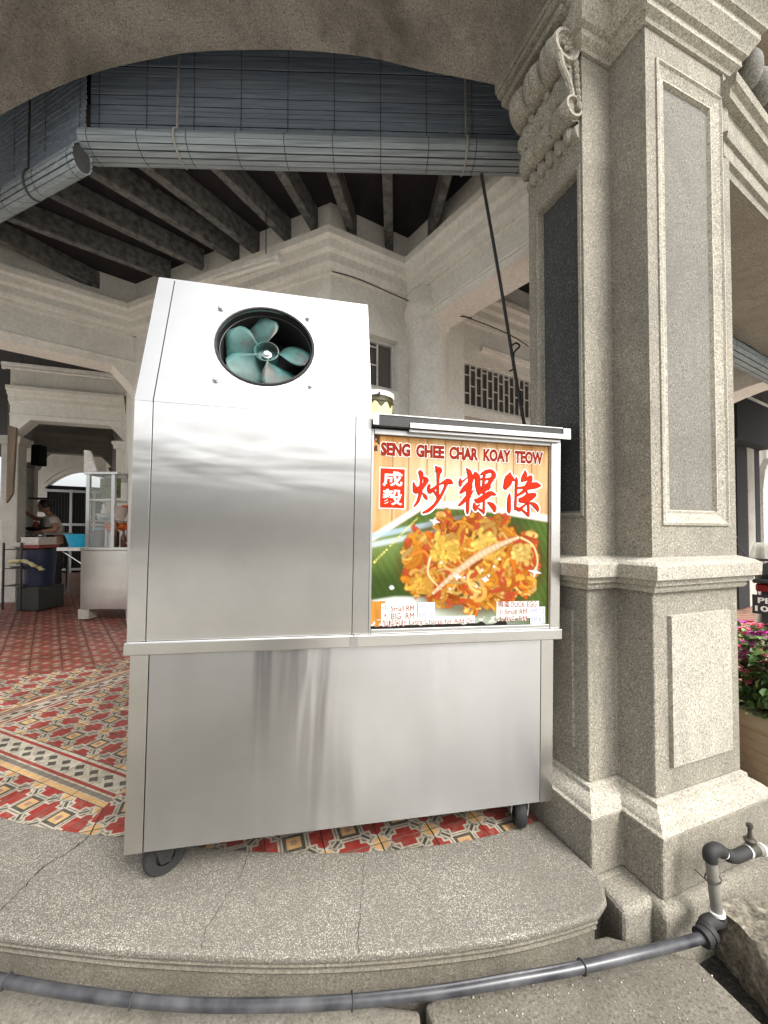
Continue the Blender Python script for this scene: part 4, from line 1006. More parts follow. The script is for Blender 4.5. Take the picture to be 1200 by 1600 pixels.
# white rim of the paper plate, then banana leaf
rim = sstep(-.05,-.03,V_-top)*(1-inleaf); img = lerp(img,(.90,.92,.88),rim)
leaf = np.zeros((NYv,NX,3))+np.array((.13,.20,.045)); stripes = .5+.5*np.sin((U_*1.0-V_*.55)*150); leaf = lerp(leaf,(.20,.29,.08),stripes*.45)
leaf = lerp(leaf,(.05,.085,.025),sstep(.55,.95,smooth_noise(5,5))*.6); leaf = lerp(leaf,(.37,.47,.18),np.exp(-(((U_-.05)/.25)**2+((V_-.55)/.1)**2))*.7)
lowcut = sstep(.0,.02,V_-(.845+.12*np.maximum(0,U_-.12)*1.2-.05*np.sin(U_*3))); 
img = lerp(img,(0,0,0),inleaf*0); img = img*(1-inleaf)[...,None]+leaf*inleaf[...,None]
img = lerp(img,(.88,.93,.86),lowcut*inleaf*np.clip(1.15-U_*1.1,0,1)); 
corner_wood = (U_<.075)&(V_>.86); img[corner_wood] = np.array((.80,.40,.10))*(.7+.5*grain[corner_wood])[...,None]
# pale blue chopsticks
for off,cc in ((0,(.60,.76,.88)),(.045,(.78,.87,.92))):
    yl = .555-.22*U_+off-.03; b_ = np.exp(-(((V_-yl)/.016)**4))*(U_<.52)*sstep(.56,.40,U_); img = lerp(img,cc,np.clip(b_,0,1)*.85)
# heap of noodles
def heap_in(u,v): 
    r_ = ((u-.545)/.40)**2+((v-.655)/.265)**2; return r_ < 1+.18*math.sin(u*37)+.12*math.sin(v*41+u*13)
dark = sstep(1.25,.75,((U_-.56)/.42)**2+((V_-.67)/.275)**2); img = lerp(img,(.16,.10,.03),dark*.75)
pal = [(.86,.36,.04),(.93,.49,.09),(.78,.25,.03),(.97,.66,.25),(.60,.16,.02),(.90,.41,.06),(.95,.55,.15)]
def stamp(u,v,w,c):
    i0,i1 = int(max(0,(u-w)*NX)),int(min(NX,(u+w)*NX+2)); j0,j1 = int(max(0,(v-w)*NYv)),int(min(NYv,(v+w)*NYv+2))
    if i1<=i0 or j1<=j0: return
    d = np.sqrt((U_[j0:j1,i0:i1]-u)**2+(V_[j0:j1,i0:i1]-v)**2)/w; a = np.clip(1.35-d*1.25,0,1); sh = (1.12-.55*d**2)
    img[j0:j1,i0:i1] = img[j0:j1,i0:i1]*(1-a)[...,None]+np.clip(np.array(c)*sh[...,None],0,1)*a[...,None]
lr = random.Random(11)
for it in range(620):
    for _ in range(40):
        u,v = lr.uniform(.14,.96),lr.uniform(.40,.93)
        if heap_in(u,v): break
    q0 = lr.uniform(.58,1.1); c = lr.choice(pal); c = tuple(x*q0 for x in c); a = lr.uniform(0,6.28); k_ = lr.uniform(-9,9); w = lr.uniform(.006,.019)
    if it > 330 and lr.random() < .25: c = (.62,.13,.05)
    for s_ in range(lr.randint(8,26)):
        stamp(u,v,w,c); u += .006*math.cos(a); v += .006*math.sin(a); a += k_*.02+lr.uniform(-.12,.12)
        if not heap_in(u,v): break
for u,v,w,c in ((.39,.60,.085,(.93,.62,.14)),(.63,.56,.085,(.95,.66,.18)),(.66,.60,.06,(.90,.55,.12)),(.27,.78,.06,(.90,.52,.11)),(.83,.60,.04,(.95,.68,.22))):
    for _ in range(34):
        q0 = lr.uniform(.70,1.12); a_ = lr.uniform(0,6.28); rr = w*lr.random()**.5*.85; uu,vv = u+rr*math.cos(a_),v+rr*.8*math.sin(a_); ww = lr.uniform(.008,.022); a_ = lr.uniform(0,6.28); kk = lr.uniform(-.3,.3)
        for s_ in range(lr.randint(4,10)): stamp(uu,vv,ww,tuple(min(1,x*q0) for x in c)); uu += .006*math.cos(a_); vv += .006*math.sin(a_); a_ += kk
def stroke_img(pts,w0,w1,c):
    pp = spline(pts,14)
    for i,p in enumerate(pp): stamp(p[0],p[1],w0+(w1-w0)*i/len(pp),c)
stroke_img([(.83,.52),(.90,.56),(.93,.64),(.92,.71)],.009,.007,(.97,.78,.42)); stroke_img([(.31,.63),(.30,.72),(.37,.80)],.010,.006,(.98,.80,.45)); stroke_img([(.21,.62),(.27,.60),(.30,.63)],.012,.008,(.85,.34,.06))
for t in np.linspace(0,1,60): stamp(.33+.48*t,.82-.30*t-.04*math.sin(math.pi*t),.012+.012*math.sin(math.pi*t),(.93,.60,.36) if int(t*60)%3 else (.97,.80,.62))
for u,v in ((.50,.74),(.60,.70),(.57,.79),(.67,.68),(.64,.73),(.42,.80),(.37,.66),(.70,.64)): stamp(u,v,.010,(1,.97,.9))
for u,v,l in ((.915,.71,.055),(.10,.92,.07),(.46,.735,.035),(.62,.75,.03),(.33,.44,.04),(.105,.79,.018)):
    for k_ in range(-14,15):
        q_ = k_/14; w = .0105*(1-abs(q_))+.0025; stamp(u+l*.7*q_,v+l*.13*q_,w,(1,1,.96)); stamp(u-l*.1*q_,v+l*q_*.55,w,(1,1,.96))
tint = smooth_noise(8,8); img *= (.95+.1*tint)[...,None]
worn = (V_ > .975+.02*smooth_noise(30,2))&(U_ < .75); img[worn] = np.array((.05,.04,.035)); worn = (V_>.955)&(V_<.985)&(smooth_noise(60,60)>.66)&(U_<.8); img[worn] = (.85,.84,.78)
worn = (U_<.03)&(V_<.09)&(smooth_noise(90,90)>.5); img[worn] = (.18,.09,.05)
img = np.clip(img,0,1)**1.2*.58
pv_ = [(sx0+(sx1-sx0)*i/(NX-1), .006, sz1-(sz1-sz0)*j/(NYv-1)) for j in range(NYv) for i in range(NX)]
pf_ = [(j*NX+i,(j+1)*NX+i,(j+1)*NX+i+1,j*NX+i+1) for j in range(NYv-1) for i in range(NX-1)]
me = bpy.data.meshes.new('print_sheet'); me.from_pydata(pv_,[],pf_)
at_ = me.color_attributes.new('print','FLOAT_COLOR','POINT'); buf = np.ones((NYv*NX,4),np.float32); buf[:,:3] = img.reshape(-1,3); at_.data.foreach_set('color', buf.ravel())
k = N('printed_sheet'); q_ = k.n('ShaderNodeVertexColor', layer_name='print'); k.set(q_.outputs[0], .5, Specular_IOR_Level=.08); k.bump(k.noise(5,3),.08,.01); me.materials.append(k.m)
sheet = bpy.data.objects.new('print_sheet', me); COL.objects.link(sheet); sheet.parent = cab
cb('sign_backing', (.8005,.0075,.7075), (1.5275,.021,1.4315), 'white_plastic', cab, 0)
# lettering: flat print laid just in front of the sheet
def ink(name, c, rough=.5):
    k = N(name); k.set(c, rough, Specular_IOR_Level=.08); return k.m
INK = dict(red=ink('ink_red',(.47,.022,.005)), maroon=ink('ink_maroon',(.22,.016,.006)), white=ink('ink_white',(.70,.70,.65)), orange=ink('ink_orange',(.85,.26,.04)), yellow=ink('ink_yellow',(.80,.70,.20)), paper=ink('sticker_paper',(.60,.61,.66)), blue=ink('pen_blue',(.24,.26,.46)))
def text_mesh(s, offset=0.0, font=None):
    cu = bpy.data.curves.new('t','FONT'); cu.body = s; cu.size = 1.0; cu.offset = offset; cu.resolution_u = 3; cu.fill_mode = 'FRONT'
    o = bpy.data.objects.new('t', cu); COL.objects.link(o); bpy.context.view_layer.update()
    dg = bpy.context.evaluated_depsgraph_get(); me = bpy.data.meshes.new_from_object(o.evaluated_get(dg)); COL.objects.unlink(o); bpy.data.objects.remove(o); bpy.data.curves.remove(cu)
    return me
def lettering(s, u0, v0, u1, v1, mat, y, par=sheet, offset=0.0, name='lettering', pad=(0,0), M4=None, ref=None):
    """fit the text in the box (u0,v0)-(u1,v1) of the sheet, v downward"""
    me = text_mesh(s, offset); co = np.array([v.co[:] for v in me.vertices]).reshape(-1,3)
    if len(co) == 0: return None
    mn,mx = ref if ref is not None else (co.min(0),co.max(0)); q_ = (co-mn)/np.maximum(mx-mn,1e-6)
    for v,c in zip(me.vertices,q_):
        uu = u0+(u1-u0)*c[0]; vv = v1+(v0-v1)*c[1]; 
        p_ = Vector((sx0+(sx1-sx0)*uu, y, sz1-(sz1-sz0)*vv)) if M4 is None else M4(c[0],c[1])
        v.co = p_
    me.materials.append(mat); o = bpy.data.objects.new(name, me); COL.objects.link(o); o.parent = par; o['kind'] = 'stuff'
    return (mn,mx)
def titled(s, box, mat, halo, y, bold, hal):
    me = text_mesh(s, bold); co = np.array([v.co[:] for v in me.vertices]); ref = (co.min(0),co.max(0)); bpy.data.meshes.remove(me)
    lettering(s, *box, INK[halo], y+.0006, offset=bold+hal, name='lettering_outline', ref=ref); lettering(s, *box, INK[mat], y, offset=bold, ref=ref)
def UVp(px, py):
    x,z = CL(px,py,.006); return (x-sx0)/(sx1-sx0), (sz1-z)/(sz1-sz0)
# title, word by word so that the spacing follows the print
words = (('SENG',(595,691),(641,713)),('GHEE',(650,693),(694,716)),('CHAR',(702,696),(747,718)),('KOAY',(755,699),(798,721)),('TEOW',(804,702),(848,724)))
for w_,a,b in words:
    u0,v0 = UVp(*a); u1,v1 = UVp(*b); titled(w_,(u0,.034,u1,.104),'maroon','white',.0042,.055,.05)
# calligraphy, stroke by stroke
CH = [((640,725),15.0,[
 [(90,440,25),(115,540,80),(140,620,120),(180,610,110),(250,530,60),(330,470,50)],[(250,195,90),(270,250,100),(270,350,60),(265,450,50),(262,600,80),(235,750,65),(190,880,60),(110,990,25)],
 [(320,310,40),(390,370,100),(370,430,90),(310,530,70),(260,610,60)],[(310,690,25),(350,740,70),(390,800,60),(402,822,30)],[(615,60,30),(650,110,100),(690,150,140),(675,220,90),(665,350,60),(660,550,55),(660,700,60),(660,790,60)],
 [(460,505,60),(440,570,60),(470,650,80),(530,610,70),(640,520,50)],[(570,640,40),(640,740,50),(660,800,50)],[(700,475,20),(800,430,60),(880,390,80),(950,420,110),(1005,445,30)],[(860,440,100),(830,540,60),(760,690,55),(680,820,70),(580,960,60),(450,1080,70),(320,1140,35)]]),
 ((710,725),17.14,[
 [(155,390,20),(160,480,90),(155,570,60)],[(170,510,50),(270,425,25),(345,360,15)],[(325,120,20),(380,200,110),(415,300,120),(420,450,110),(400,600,150),(380,750,130),(360,900,90),(355,1100,80),(350,1250,75),(350,1320,40)],
 [(550,245,50),(520,330,80),(450,420,70)],[(165,760,60),(250,680,110),(350,570,110),(460,450,80)],[(130,1100,50),(220,1020,80),(320,900,80),(390,800,60)],[(510,700,12),(440,800,40),(400,900,50)],
 [(560,250,70),(610,330,130),(620,450,140),(625,600,125),(650,760,90),(655,830,30)],[(715,275,40),(830,220,90),(980,190,80),(1060,290,100),(1000,400,110),(930,520,90),(900,640,100)],
 [(710,410,30),(780,380,60),(800,300,60)],[(790,380,60),(770,560,60)],[(800,420,50),(930,390,40)],[(690,640,50),(780,600,50),(880,550,70)],[(660,770,80),(780,700,100),(930,610,80)],
 [(560,960,60),(630,990,120),(800,890,140),(960,790,120),(1090,820,40)],[(790,720,40),(785,900,50),(785,1100,50),(780,1250,60),(780,1330,30)],[(780,1290,60),(700,1235,45),(620,1180,20)],[(525,1060,40),(545,1150,110),(560,1210,80)],[(600,1140,50),(680,1090,15)],[(900,1035,40),(990,1090,110),(1060,1180,120),(1070,1260,60)]]),
 ((780,725),17.14,[
 [(285,260,60),(270,350,190),(220,500,200),(165,620,120)],[(340,400,130),(405,430,30)],[(275,805,30),(265,900,80),(260,1100,95),(260,1250,90),(270,1310,30)],[(455,370,30),(460,450,70),(450,650,65),(440,900,55),(430,1100,60),(420,1220,30)],
 [(690,190,30),(690,280,110),(640,400,110),(610,450,60)],[(690,430,60),(770,380,70),(830,340,60)],[(850,340,60),(830,430,100),(760,550,100),(680,620,60),(500,640,40)],[(700,640,110),(850,590,150),(1000,570,140),(1080,580,60)],
 [(800,600,60),(700,690,90),(600,770,60),(480,840,50)],[(740,760,40),(740,830,60),(640,910,60),(550,950,70)],[(560,980,90),(700,960,150),(830,880,170),(940,830,100)],[(770,900,90),(770,1050,60),(780,1250,55),(780,1390,40)],
 [(770,1360,80),(690,1300,50),(600,1220,40)],[(450,1180,60),(540,1220,90),(620,1150,50),(720,1070,30)],[(820,1040,30),(930,1090,100),(1010,1180,100),(1030,1260,40)]])]
SX = sx1-sx0
def brush(strokes, org, sc_, grow, y0, name, mat, dy):
    m = M()
    for n_, st in enumerate(strokes):
        pp = spline(st,6); y = y0-dy*n_; c3 = []
        pts = [(CL(org[0]+p[0]/sc_, org[1]+p[1]/sc_, .005), max(6,p[2])/sc_) for p in pp]
        pxm = abs(CL(org[0]+31,org[1],.005)[0]-CL(org[0]+30,org[1],.005)[0]); L_ = []; R_ = []
        for i,(p,w) in enumerate(pts):
            a = pts[max(0,i-1)][0]; b = pts[min(len(pts)-1,i+1)][0]; t = Vector((b[0]-a[0],b[1]-a[1]))
            t = t.normalized() if t.length > 1e-9 else Vector((1,0)); n2 = Vector((-t.y,t.x))*(w*pxm*.5+grow); P2 = Vector(p); L_.append(P2+n2); R_.append(P2-n2)
        def capp(c, w, t):
            return [Vector(c)+Vector((t.x*math.cos(a)-t.y*math.sin(a), t.x*math.sin(a)+t.y*math.cos(a)))*(w*pxm*.5+grow) for a in np.linspace(-math.pi/2,math.pi/2,7)[1:-1]]
        t1 = (Vector(pts[-1][0])-Vector(pts[-2][0])).normalized(); t0_ = (Vector(pts[0][0])-Vector(pts[1][0])).normalized()
        ring = [(a,b) for a,b in zip(L_,R_)]; b = len(m.v)
        m.add([(q[0],y,q[1]) for pr_ in ring for q in pr_], [(2*i,2*i+2,2*i+3,2*i+1) for i in range(len(ring)-1)])
        for c,w,t in ((pts[-1][0],pts[-1][1],t1),(pts[0][0],pts[0][1],t0_)):
            poly = capp(c,w,t); nn = Vector((-t.y,t.x))*(w*pxm*.5+grow); full = [Vector(c)-nn]+poly+[Vector(c)+nn]
            m.add([(q[0],y,q[1]) for q in full], [tuple(range(len(full)))])
    o = m.build(name, mat, sheet, local=True, fix=False); o['kind'] = 'stuff'; return o
for org,sc_,st in CH:
    brush(st, org, sc_, .0075, .0052, 'lettering_outline', INK['white'], .00004)
    brush(st, org, sc_, .0012, .0040, 'lettering_outline', INK['maroon'], .00004)
    brush(st, org, sc_, -.0006, .0028, 'lettering', INK['red'], .00005)
def rect(u0,v0,u1,v1,y,name,mat,par=sheet):
    X = lambda u: sx0+SX*u; Z = lambda v: sz1-(sz1-sz0)*v
    m = M(); m.add([(X(u0),y,Z(v1)),(X(u1),y,Z(v1)),(X(u1),y,Z(v0)),(X(u0),y,Z(v0))], [(0,1,2,3)]); return m.build(name, mat, par, local=True, fix=False)
a = UVp(595,732); b = UVp(631,793)
rect(a[0]-.008,a[1]-.008,b[0]+.008,b[1]+.010,.0048,'seal_border',INK['white']); rect(a[0]-.002,a[1]-.002,b[0]+.002,b[1]+.004,.0044,'seal_line',INK['red']); rect(a[0]+.002,a[1]+.002,b[0]-.002,b[1],.0040,'seal_field',INK['red'])
md_ = (a[1]+b[1])/2
lettering('成',a[0]+.010,a[1]+.012,b[0]-.010,md_-.008,INK['white'],.0034,offset=.022); lettering('毅',a[0]+.010,md_+.004,b[0]-.010,b[1]-.010,INK['white'],.0034,offset=.022)
# price lines, hand-cut stickers
def line(s, p0, p1, h, mat='maroon', halo=True, y=.0040, off=.0):
    mat = 'maroon'; u0,v0 = UVp(*p0); u1,v1 = UVp(*p1); hv = h*1.1
    if halo: lettering(s,u0,v0,u1,v0+hv,INK['white'],y+.0006,offset=off+.055,name='lettering_outline')
    lettering(s,u0,v0,u1,v0+hv,INK[mat],y,offset=off)
rect(UVp(596,940)[0],.872,UVp(650,940)[0],.985,.0053,'price_ground',INK['white']); rect(UVp(650,960)[0],.945,UVp(742,970)[0],.985,.0053,'price_ground',INK['white'])
line('小',(598,945),(606,945),.030,'red'); line('Small RM',(611,946),(647,946),.028,'red')
line('大',(598,957),(606,957),.030,'red'); line('BIG  RM',(611,958),(647,958),.028,'red')
line('加料另計',(597,968),(635,968),.034,'red'); line('Extra Charge for Add On',(639,968),(740,968),.030,'red')
rect(UVp(776,940)[0],.872,UVp(842,940)[0],.965,.0053,'price_ground',INK['white'])
line('鴨蛋',(778,939),(796,939),.032,'red'); line('DUCK EGG',(798,940),(838,940),.028,'red')
line('小',(778,951),(786,951),.030,'red'); line('Small RM',(789,952),(823,952),.026,'red'); line('大',(778,962),(786,962),.030,'red'); line('BIG  RM',(789,963),(823,963),.026,'red')
for (p0,p1),txt in ((((653,941),(679,953)),'RM 6.00'),(((653,954),(679,968)),'RM 7.00'),(((828,948),(851,960)),'RM 7.2'),(((828,961),(851,974)),'RM 8.2')):
    a = UVp(*p0); b = UVp(*p1); st_ = rect(a[0],a[1],b[0],b[1],.0030,'price_sticker',INK['paper'])
    lettering(txt,a[0]+.006,a[1]+.010,b[0]-.006,b[1]-.008,INK['blue'],.0026,par=sheet,name='handwriting')
# small slanting note along the leaf
def slant(s, pa, pb, h, mat, y=.0038):
    A3 = Vector((CL(*pa,.005)[0],0,CL(*pa,.005)[1])); B3 = Vector((CL(*pb,.005)[0],0,CL(*pb,.005)[1])); t = (B3-A3); n_ = Vector((-t.z,0,t.x)).normalized()*h
    lettering(s,0,0,1,1,INK[mat],y,M4=lambda a,b: A3+t*a+n_*b+Vector((0,y,0)))
slant('圖片只供參考',(585,881),(607,859),.010,'yellow'); slant('PICTURES ARE FOR REFERENCE ONLY',(610,855),(654,810),.008,'yellow')

# ------------------------------------------------------------------ things standing on the cart
def at_cart(x,y,z): return cmw @ Vector((x,y,z))
tb = at_cart(.845,.24,1.5035)
tub = thing('ingredient_tub', 'pale yellow lidded plastic tub with dark drip band beside the fan hood', 'tub', tb)
kt = N('tub_label'); cc = kt.co((1,1,1)); sx_ = kt.n('ShaderNodeSeparateXYZ'); kt.l(cc, sx_.inputs[0]); an_ = kt.math('ARCTAN2', sx_.outputs[1], sx_.outputs[0])
wv_ = kt.math('MULTIPLY', kt.math('SINE', kt.math('MULTIPLY', an_, 9.0)), .011); hh_ = kt.math('ADD', sx_.outputs[2], wv_)
kt.set(kt.ramp(hh_, [(.0,(.70,.66,.30)),(.098,(.72,.68,.33)),(.102,(.05,.045,.015))],'CONSTANT'), .4)
m = M(); m.lathe([(0,.0),(.062,.0),(.064,.004),(.075,.118),(.079,.120),(.079,.126),(.075,.128),(.0765,.150)], tb, (0,0,1), 40); m.build('tub_body', kt.m, tub, smooth=True, angle=40)
m = M(); m.lathe([(.0785,.140),(.0815,.142),(.0825,.150),(.0815,.160),(.074,.162),(.072,.156),(0,.156)], tb, (0,0,1), 40); m.build('lid', MT['white_plastic'], tub, smooth=True, angle=40)
m = M(); m.obox(tb+Vector((.01,-.079,.146)), (.012,0,0), (0,.002,0), (0,0,.006)); m.build('lid_tab', MT['black_paint'], tub)
m = M(); m.lathe([(0,0),(.006,0),(.006,.001),(0,.001)], tb+Vector((-.022,-.0665,.040)), (0,-1,.06), 16); m.build('label_mark', MT['black_paint'], tub)
wp = [at_cart(.91,.26,1.62),at_cart(.945,.27,1.575),at_cart(.985,.27,1.515),at_cart(1.0,.27,1.506)]
m = M(); m.tube(spline(wp,4), .0035, 6); tag(m.build('wire', MT['black_rubber'], smooth=True), 'thin black wire running from behind the tub down to the tray', 'wire')
kp = at_cart(1.21,.45,1.5035); kn = thing('towel_bundle', 'small blue and white crumpled towel bundle on the cart top', 'towel', kp); m = M()
m.blob(kp+Vector((0,0,.03)), (.042,.03,.032), 10, 7); m.blob(kp+Vector((.02,0,.045)), (.025,.022,.022), 8, 6); kb = plain('blue_cloth',(.02,.12,.30),.8,scale=30); o = m.build('towel', kb, kn, smooth=True)
m = M(); m.blob(kp+Vector((.03,-.012,.045)), (.018,.016,.012), 8, 6); m.build('towel_fold', MT['white_plastic'], kn, smooth=True)

# ================================================================== THE NOODLE STALL IN THE LEFT PASSAGE
def V3(px,py,Y): return P(px,py,Y)
def lathe_thing(name, label, cat, prof, c, mat, seg=20, group=None, parent=None):
    m = M(); m.lathe(prof, c, (0,0,1), seg); o = m.build(name, mat, parent, smooth=True, angle=40)
    return tag(o, label, cat, group) if label else o
YS = 5.0; xl, xr = P(126,900,YS).x, P(216,900,YS).x; zb_, zc_, zt_ = zat(128,952,YS), zat(128,860,YS), zat(128,741,YS)
gs = thing('glass_stall', 'steel food stall with a glass display cabinet on top, left of the cart', 'food stall', (xl,YS,fz(xl)))
m = M(); m.box((xl,YS,zb_),(xr,YS+.6,zc_-.002)); kst = steel('stall_steel',(2.2,2.2,2.2),(200,200,12),.30,.45); m.build('base_cabinet', kst, gs, bevel=.004)
m = M(); m.box((xl-.01,YS-.012,zc_),(xr+.01,YS+.62,zc_+.04)); m.build('counter', MT['steel'], gs, bevel=.004)
gx0, gx1 = P(132,800,YS).x, P(177,800,YS).x
for x in (gx0, gx1-.045):
    for y in (YS+.02, YS+.5):
        m = M(); m.box((x,y,zc_+.041),(x+.045,y+.035,zt_)); m.build('post', MT['steel'], gs)
m = M(); m.box((gx0-.02,YS,zt_+.001),(gx1+.05,YS+.56,zt_+.035)); m.build('roof_panel', MT['steel'], gs, bevel=.003)
m = M(); m.slab([V3(131,740,YS+.01),V3(151,738,YS+.01),V3(140,704,YS+.01),V3(131,703,YS+.01)], (0,.03,0)); m.build('chimney_plate', MT['white_paint'], gs)
for yy in (780,813):
    z = zat(150,yy,YS); m = M(); m.box((gx0+.046,YS+.03,z-.012),(gx1-.046,YS+.5,z+.006)); m.build('shelf', MT['white_plastic'], gs)
m = M(); m.box((gx0+.046,YS+.03,zc_+.045),(gx1-.046,YS+.034,zt_-.004)); m.build('glass_pane', MT['glass'], gs)
z0_,z1_ = zat(150,776,YS), zat(150,744,YS); m = M(); m.box((gx0+.05,YS+.20,z0_),(gx1-.05,YS+.21,z1_)); m.build('picture_board', plain('olive_board',(.12,.15,.04),.5,scale=14,var=.5), gs)
m = M(); m.box((gx0+.05,YS+.49,z1_-.02),(gx1-.05,YS+.5,zt_-.01)); m.build('back_sheet', MT['steel_dull'], gs)
solid('foot_block', 'small pale concrete block under the corner of the glass stall', 'block', MT['concrete'], (P(129,959,YS-.0).x,YS+.09,(zat(129,968,YS)+zb_)/2), .07,.08,(zb_-zat(129,968,YS))/2-.001)
solid('foot_block', 'grey block in the shadow under the far end of the glass stall', 'block', MT['concrete'], (xr-.1,YS+.5,(fz(xr)+zb_)/2), .07,.08,(zb_-fz(xr))/2-.001)
zs1, zs2, zs0 = zat(150,813,YS)+.007, zat(150,780,YS)+.007, zc_+.0415
fgz = (P(163,800,YS+.2).x,YS+.2,zs1); fg = thing('figurine', 'little white figurine on the middle shelf of the glass stall', 'figurine', fgz); m = M()
m.lathe([(0,0),(.05,0),(.045,.02),(.03,.06),(.04,.12),(.025,.16),(.03,.19),(.022,.22),(0,.235)], fgz, (0,0,1), 12); m.build('figure', MT['white_plastic'], fg, smooth=True)
for i,(px,cc) in enumerate(((146,'brown'),(153,'maroon'))):
    kx = plain('jar_'+cc,(.07,.03,.03) if i else (.06,.035,.03),.3); c = (P(px,850,YS).x-.05+.06*i,YS+.15+.12*i,zs0)
    j = lathe_thing('jar', ('tall brown jar at the left of the glass cabinet','maroon jar beside the steel cup in the glass cabinet')[i], 'jar', [(0,0),(.065,0),(.07,.02),(.07,.20),(.055,.22),(.055,.24),(0,.24)], c, kx)
    m = M(); m.lathe([(.058,.225),(.06,.24),(.06,.26),(0,.262)], c, (0,0,1), 16); m.build('lid', plain('lid_blue',(.25,.42,.55),.4) if not i else MT['t_red'], j, smooth=True)
lathe_thing('steel_cup', 'shiny steel cup at the right of the glass cabinet', 'cup', [(.0,0),(.045,0),(.047,.19),(.044,.19),(.042,.01)], (P(165,850,YS).x,YS+.12,zs0), MT['steel'])
ob = M(); c = Vector((P(165,826,YS).x,YS+.22,zs0+.25))
for i in range(16): ob.blob(c+Vector((rnd.uniform(-.14,.17),rnd.uniform(-.05,.05),rnd.uniform(-.05,.07))), (rnd.uniform(.03,.06),.03,rnd.uniform(.03,.05)), 7, 5)
tag(ob.build('plastic_bag', plain('orange_plastic',(.75,.16,.02),.35), smooth=True, angle=70), 'crumpled orange plastic bag stuffed in the glass cabinet', 'bag')
for i,(px,cc,lb) in enumerate(((147,'white','stack of small white bowls on the middle cabinet shelf'),(155,'blue','flat blue dish on the middle cabinet shelf'))):
    kx = MT['white_plastic'] if not i else plain('blue_dish',(.18,.36,.55),.3)
    lathe_thing('bowl' if not i else 'dish', lb, 'bowl' if not i else 'dish', [(0,0),(.04,0),(.07,.035),(.065,.036),(.05,.045),(.085,.085),(.08,.085),(0,.05)] if not i else [(0,0),(.05,0),(.10,.035),(.095,.036),(0,.01)], (P(px,812,YS).x,YS+.15,zs1), kx)
bk = thing('hanging_bucket', 'small greyish pink bucket hung on the right side of the glass stall', 'bucket', V3(186,800,YS)); c = V3(187,812,YS+.05); kx = plain('pinkgrey_plastic',(.42,.34,.31),.5)
m = M(); m.lathe([(0,0),(.055,0),(.085,.17),(.09,.172),(.082,.172),(.05,.01),(0,.01)], c, (.12,0,1), 20); m.build('bucket_body', kx, bk, smooth=True, angle=40)
m = M(); m.blob(c+Vector((.07,0,.175)), (.05,.03,.02), 8, 6); m.build('orange_scrap', plain('orange_rag',(.7,.14,.03),.6), bk, smooth=True)
for i,(px,col,lb) in enumerate(((183,(.10,.03,.015),'brown sauce bottle standing right of the glass cabinet'),(190,(.05,.012,.01),'second, darker sauce bottle close against the cart edge'))):
    c = (P(px,857,YS).x,YS+.12+.1*i,zc_+.0405); j = lathe_thing('sauce_bottle', lb, 'bottle', [(0,0),(.035,0),(.036,.10),(.03,.14),(.014,.17),(.013,.21),(0,.21)], c, plain('sauce',col,.15), group='sauce bottles on the glass stall')
    m = M(); m.lathe([(.0165,.20),(.0165,.23),(0,.232)], c, (0,0,1), 12); m.build('cap', MT['t_red'], j, smooth=True, angle=40)
lathe_thing('bowl', 'white bowl at the right end of the glass stall counter', 'bowl', [(0,0),(.05,0),(.10,.06),(.095,.06),(0,.012)], (P(200,857,YS).x,YS+.12,zc_+.0405), MT['white_plastic'])
# folding side shelf with the blue basin
sh = thing('side_shelf', 'pale folding shelf with slanting struts on the left side of the glass stall', 'shelf', V3(106,858,YS)); z = zat(106,855,YS)
xa_ = P(86,858,YS).x; m = M(); m.box((xa_,YS+.02,z-.05),(xl-.012,YS+.5,z-.006)); m.build('shelf_board', MT['white_paint'], sh, bevel=.004)
for y in (YS+.06,YS+.42):
    m = M(); m.tube([(xa_+.04,y,z-.052),(xl-.006,y,z-.24)], .008, 6); m.build('strut', MT['steel'], sh)
bs = M(); c = Vector(((xa_+xl)/2-.0,YS+.26,z-.004)); bs.lathe([(0,.0),(.145,0),(.155,.01),(.205,.165),(.222,.168),(.222,.176),(.200,.176),(.150,.016),(0,.012)], c, (0,0,1), 36)
tag(bs.build('basin', plain('cyan_plastic',(.015,.40,.62),.35,var=.05), smooth=True, angle=40), 'bright sky-blue plastic basin on the side shelf of the glass stall', 'basin')
# woman's worktop and rack
YW = 6.6
wt = thing('worktop', 'grey steel worktop where the woman works, far left', 'worktop', V3(40,835,YW)); z = zat(40,832,YW); xw0,xw1 = P(8,832,YW).x, P(70,832,YW).x
m = M(); m.box((xw0,YW,z-.04),(xw1,YW+.6,z)); m.build('table_top', MT['steel_dull'], wt, bevel=.004)
for x in (xw0+.03,xw1-.07):
    for y in (YW+.03,YW+.53):
        m = M(); m.box((x,y,fz(x)),(x+.035,y+.035,z-.041)); m.build('leg', MT['steel_dull'], wt)
m = M(); m.box((xw0+.05,YW+.3,fz(xw0)+.02),(xw1-.1,YW+.32,z-.06)); m.build('dark_sheet', MT['dark_void'], wt)  # near-black sheet closing off the space under the worktop
pn = M(); c = Vector((P(46,828,YW).x,YW+.25,z)); pn.lathe([(0,.03),(.18,.03),(.26,.09),(.255,.095),(.17,.045),(0,.04)], c, (0,0,1), 28); pn.lathe([(0,0),(.12,0),(.12,.03)], c, (0,0,1), 16)
tag(pn.build('wok', MT['black_paint'], smooth=True, angle=40), 'wide black wok on the worktop in front of the woman', 'wok')
for i,(px,dy,r_,lb) in enumerate(((28,.15,.07,'small white bowl on the worktop left of the wok'),(62,.12,.06,'white bowl on the worktop near the woman'))):
    lathe_thing('bowl', lb, 'bowl', [(0,0),(r_*.5,0),(r_,r_*.6),(r_*.94,r_*.6),(0,.012)], (P(px,830,YW).x,YW+dy,z+.001), MT['white_plastic'])
bn = thing('price_banner', 'narrow yellow price banner hanging at the far left above the worktop', 'banner', V3(17,792,6.2))
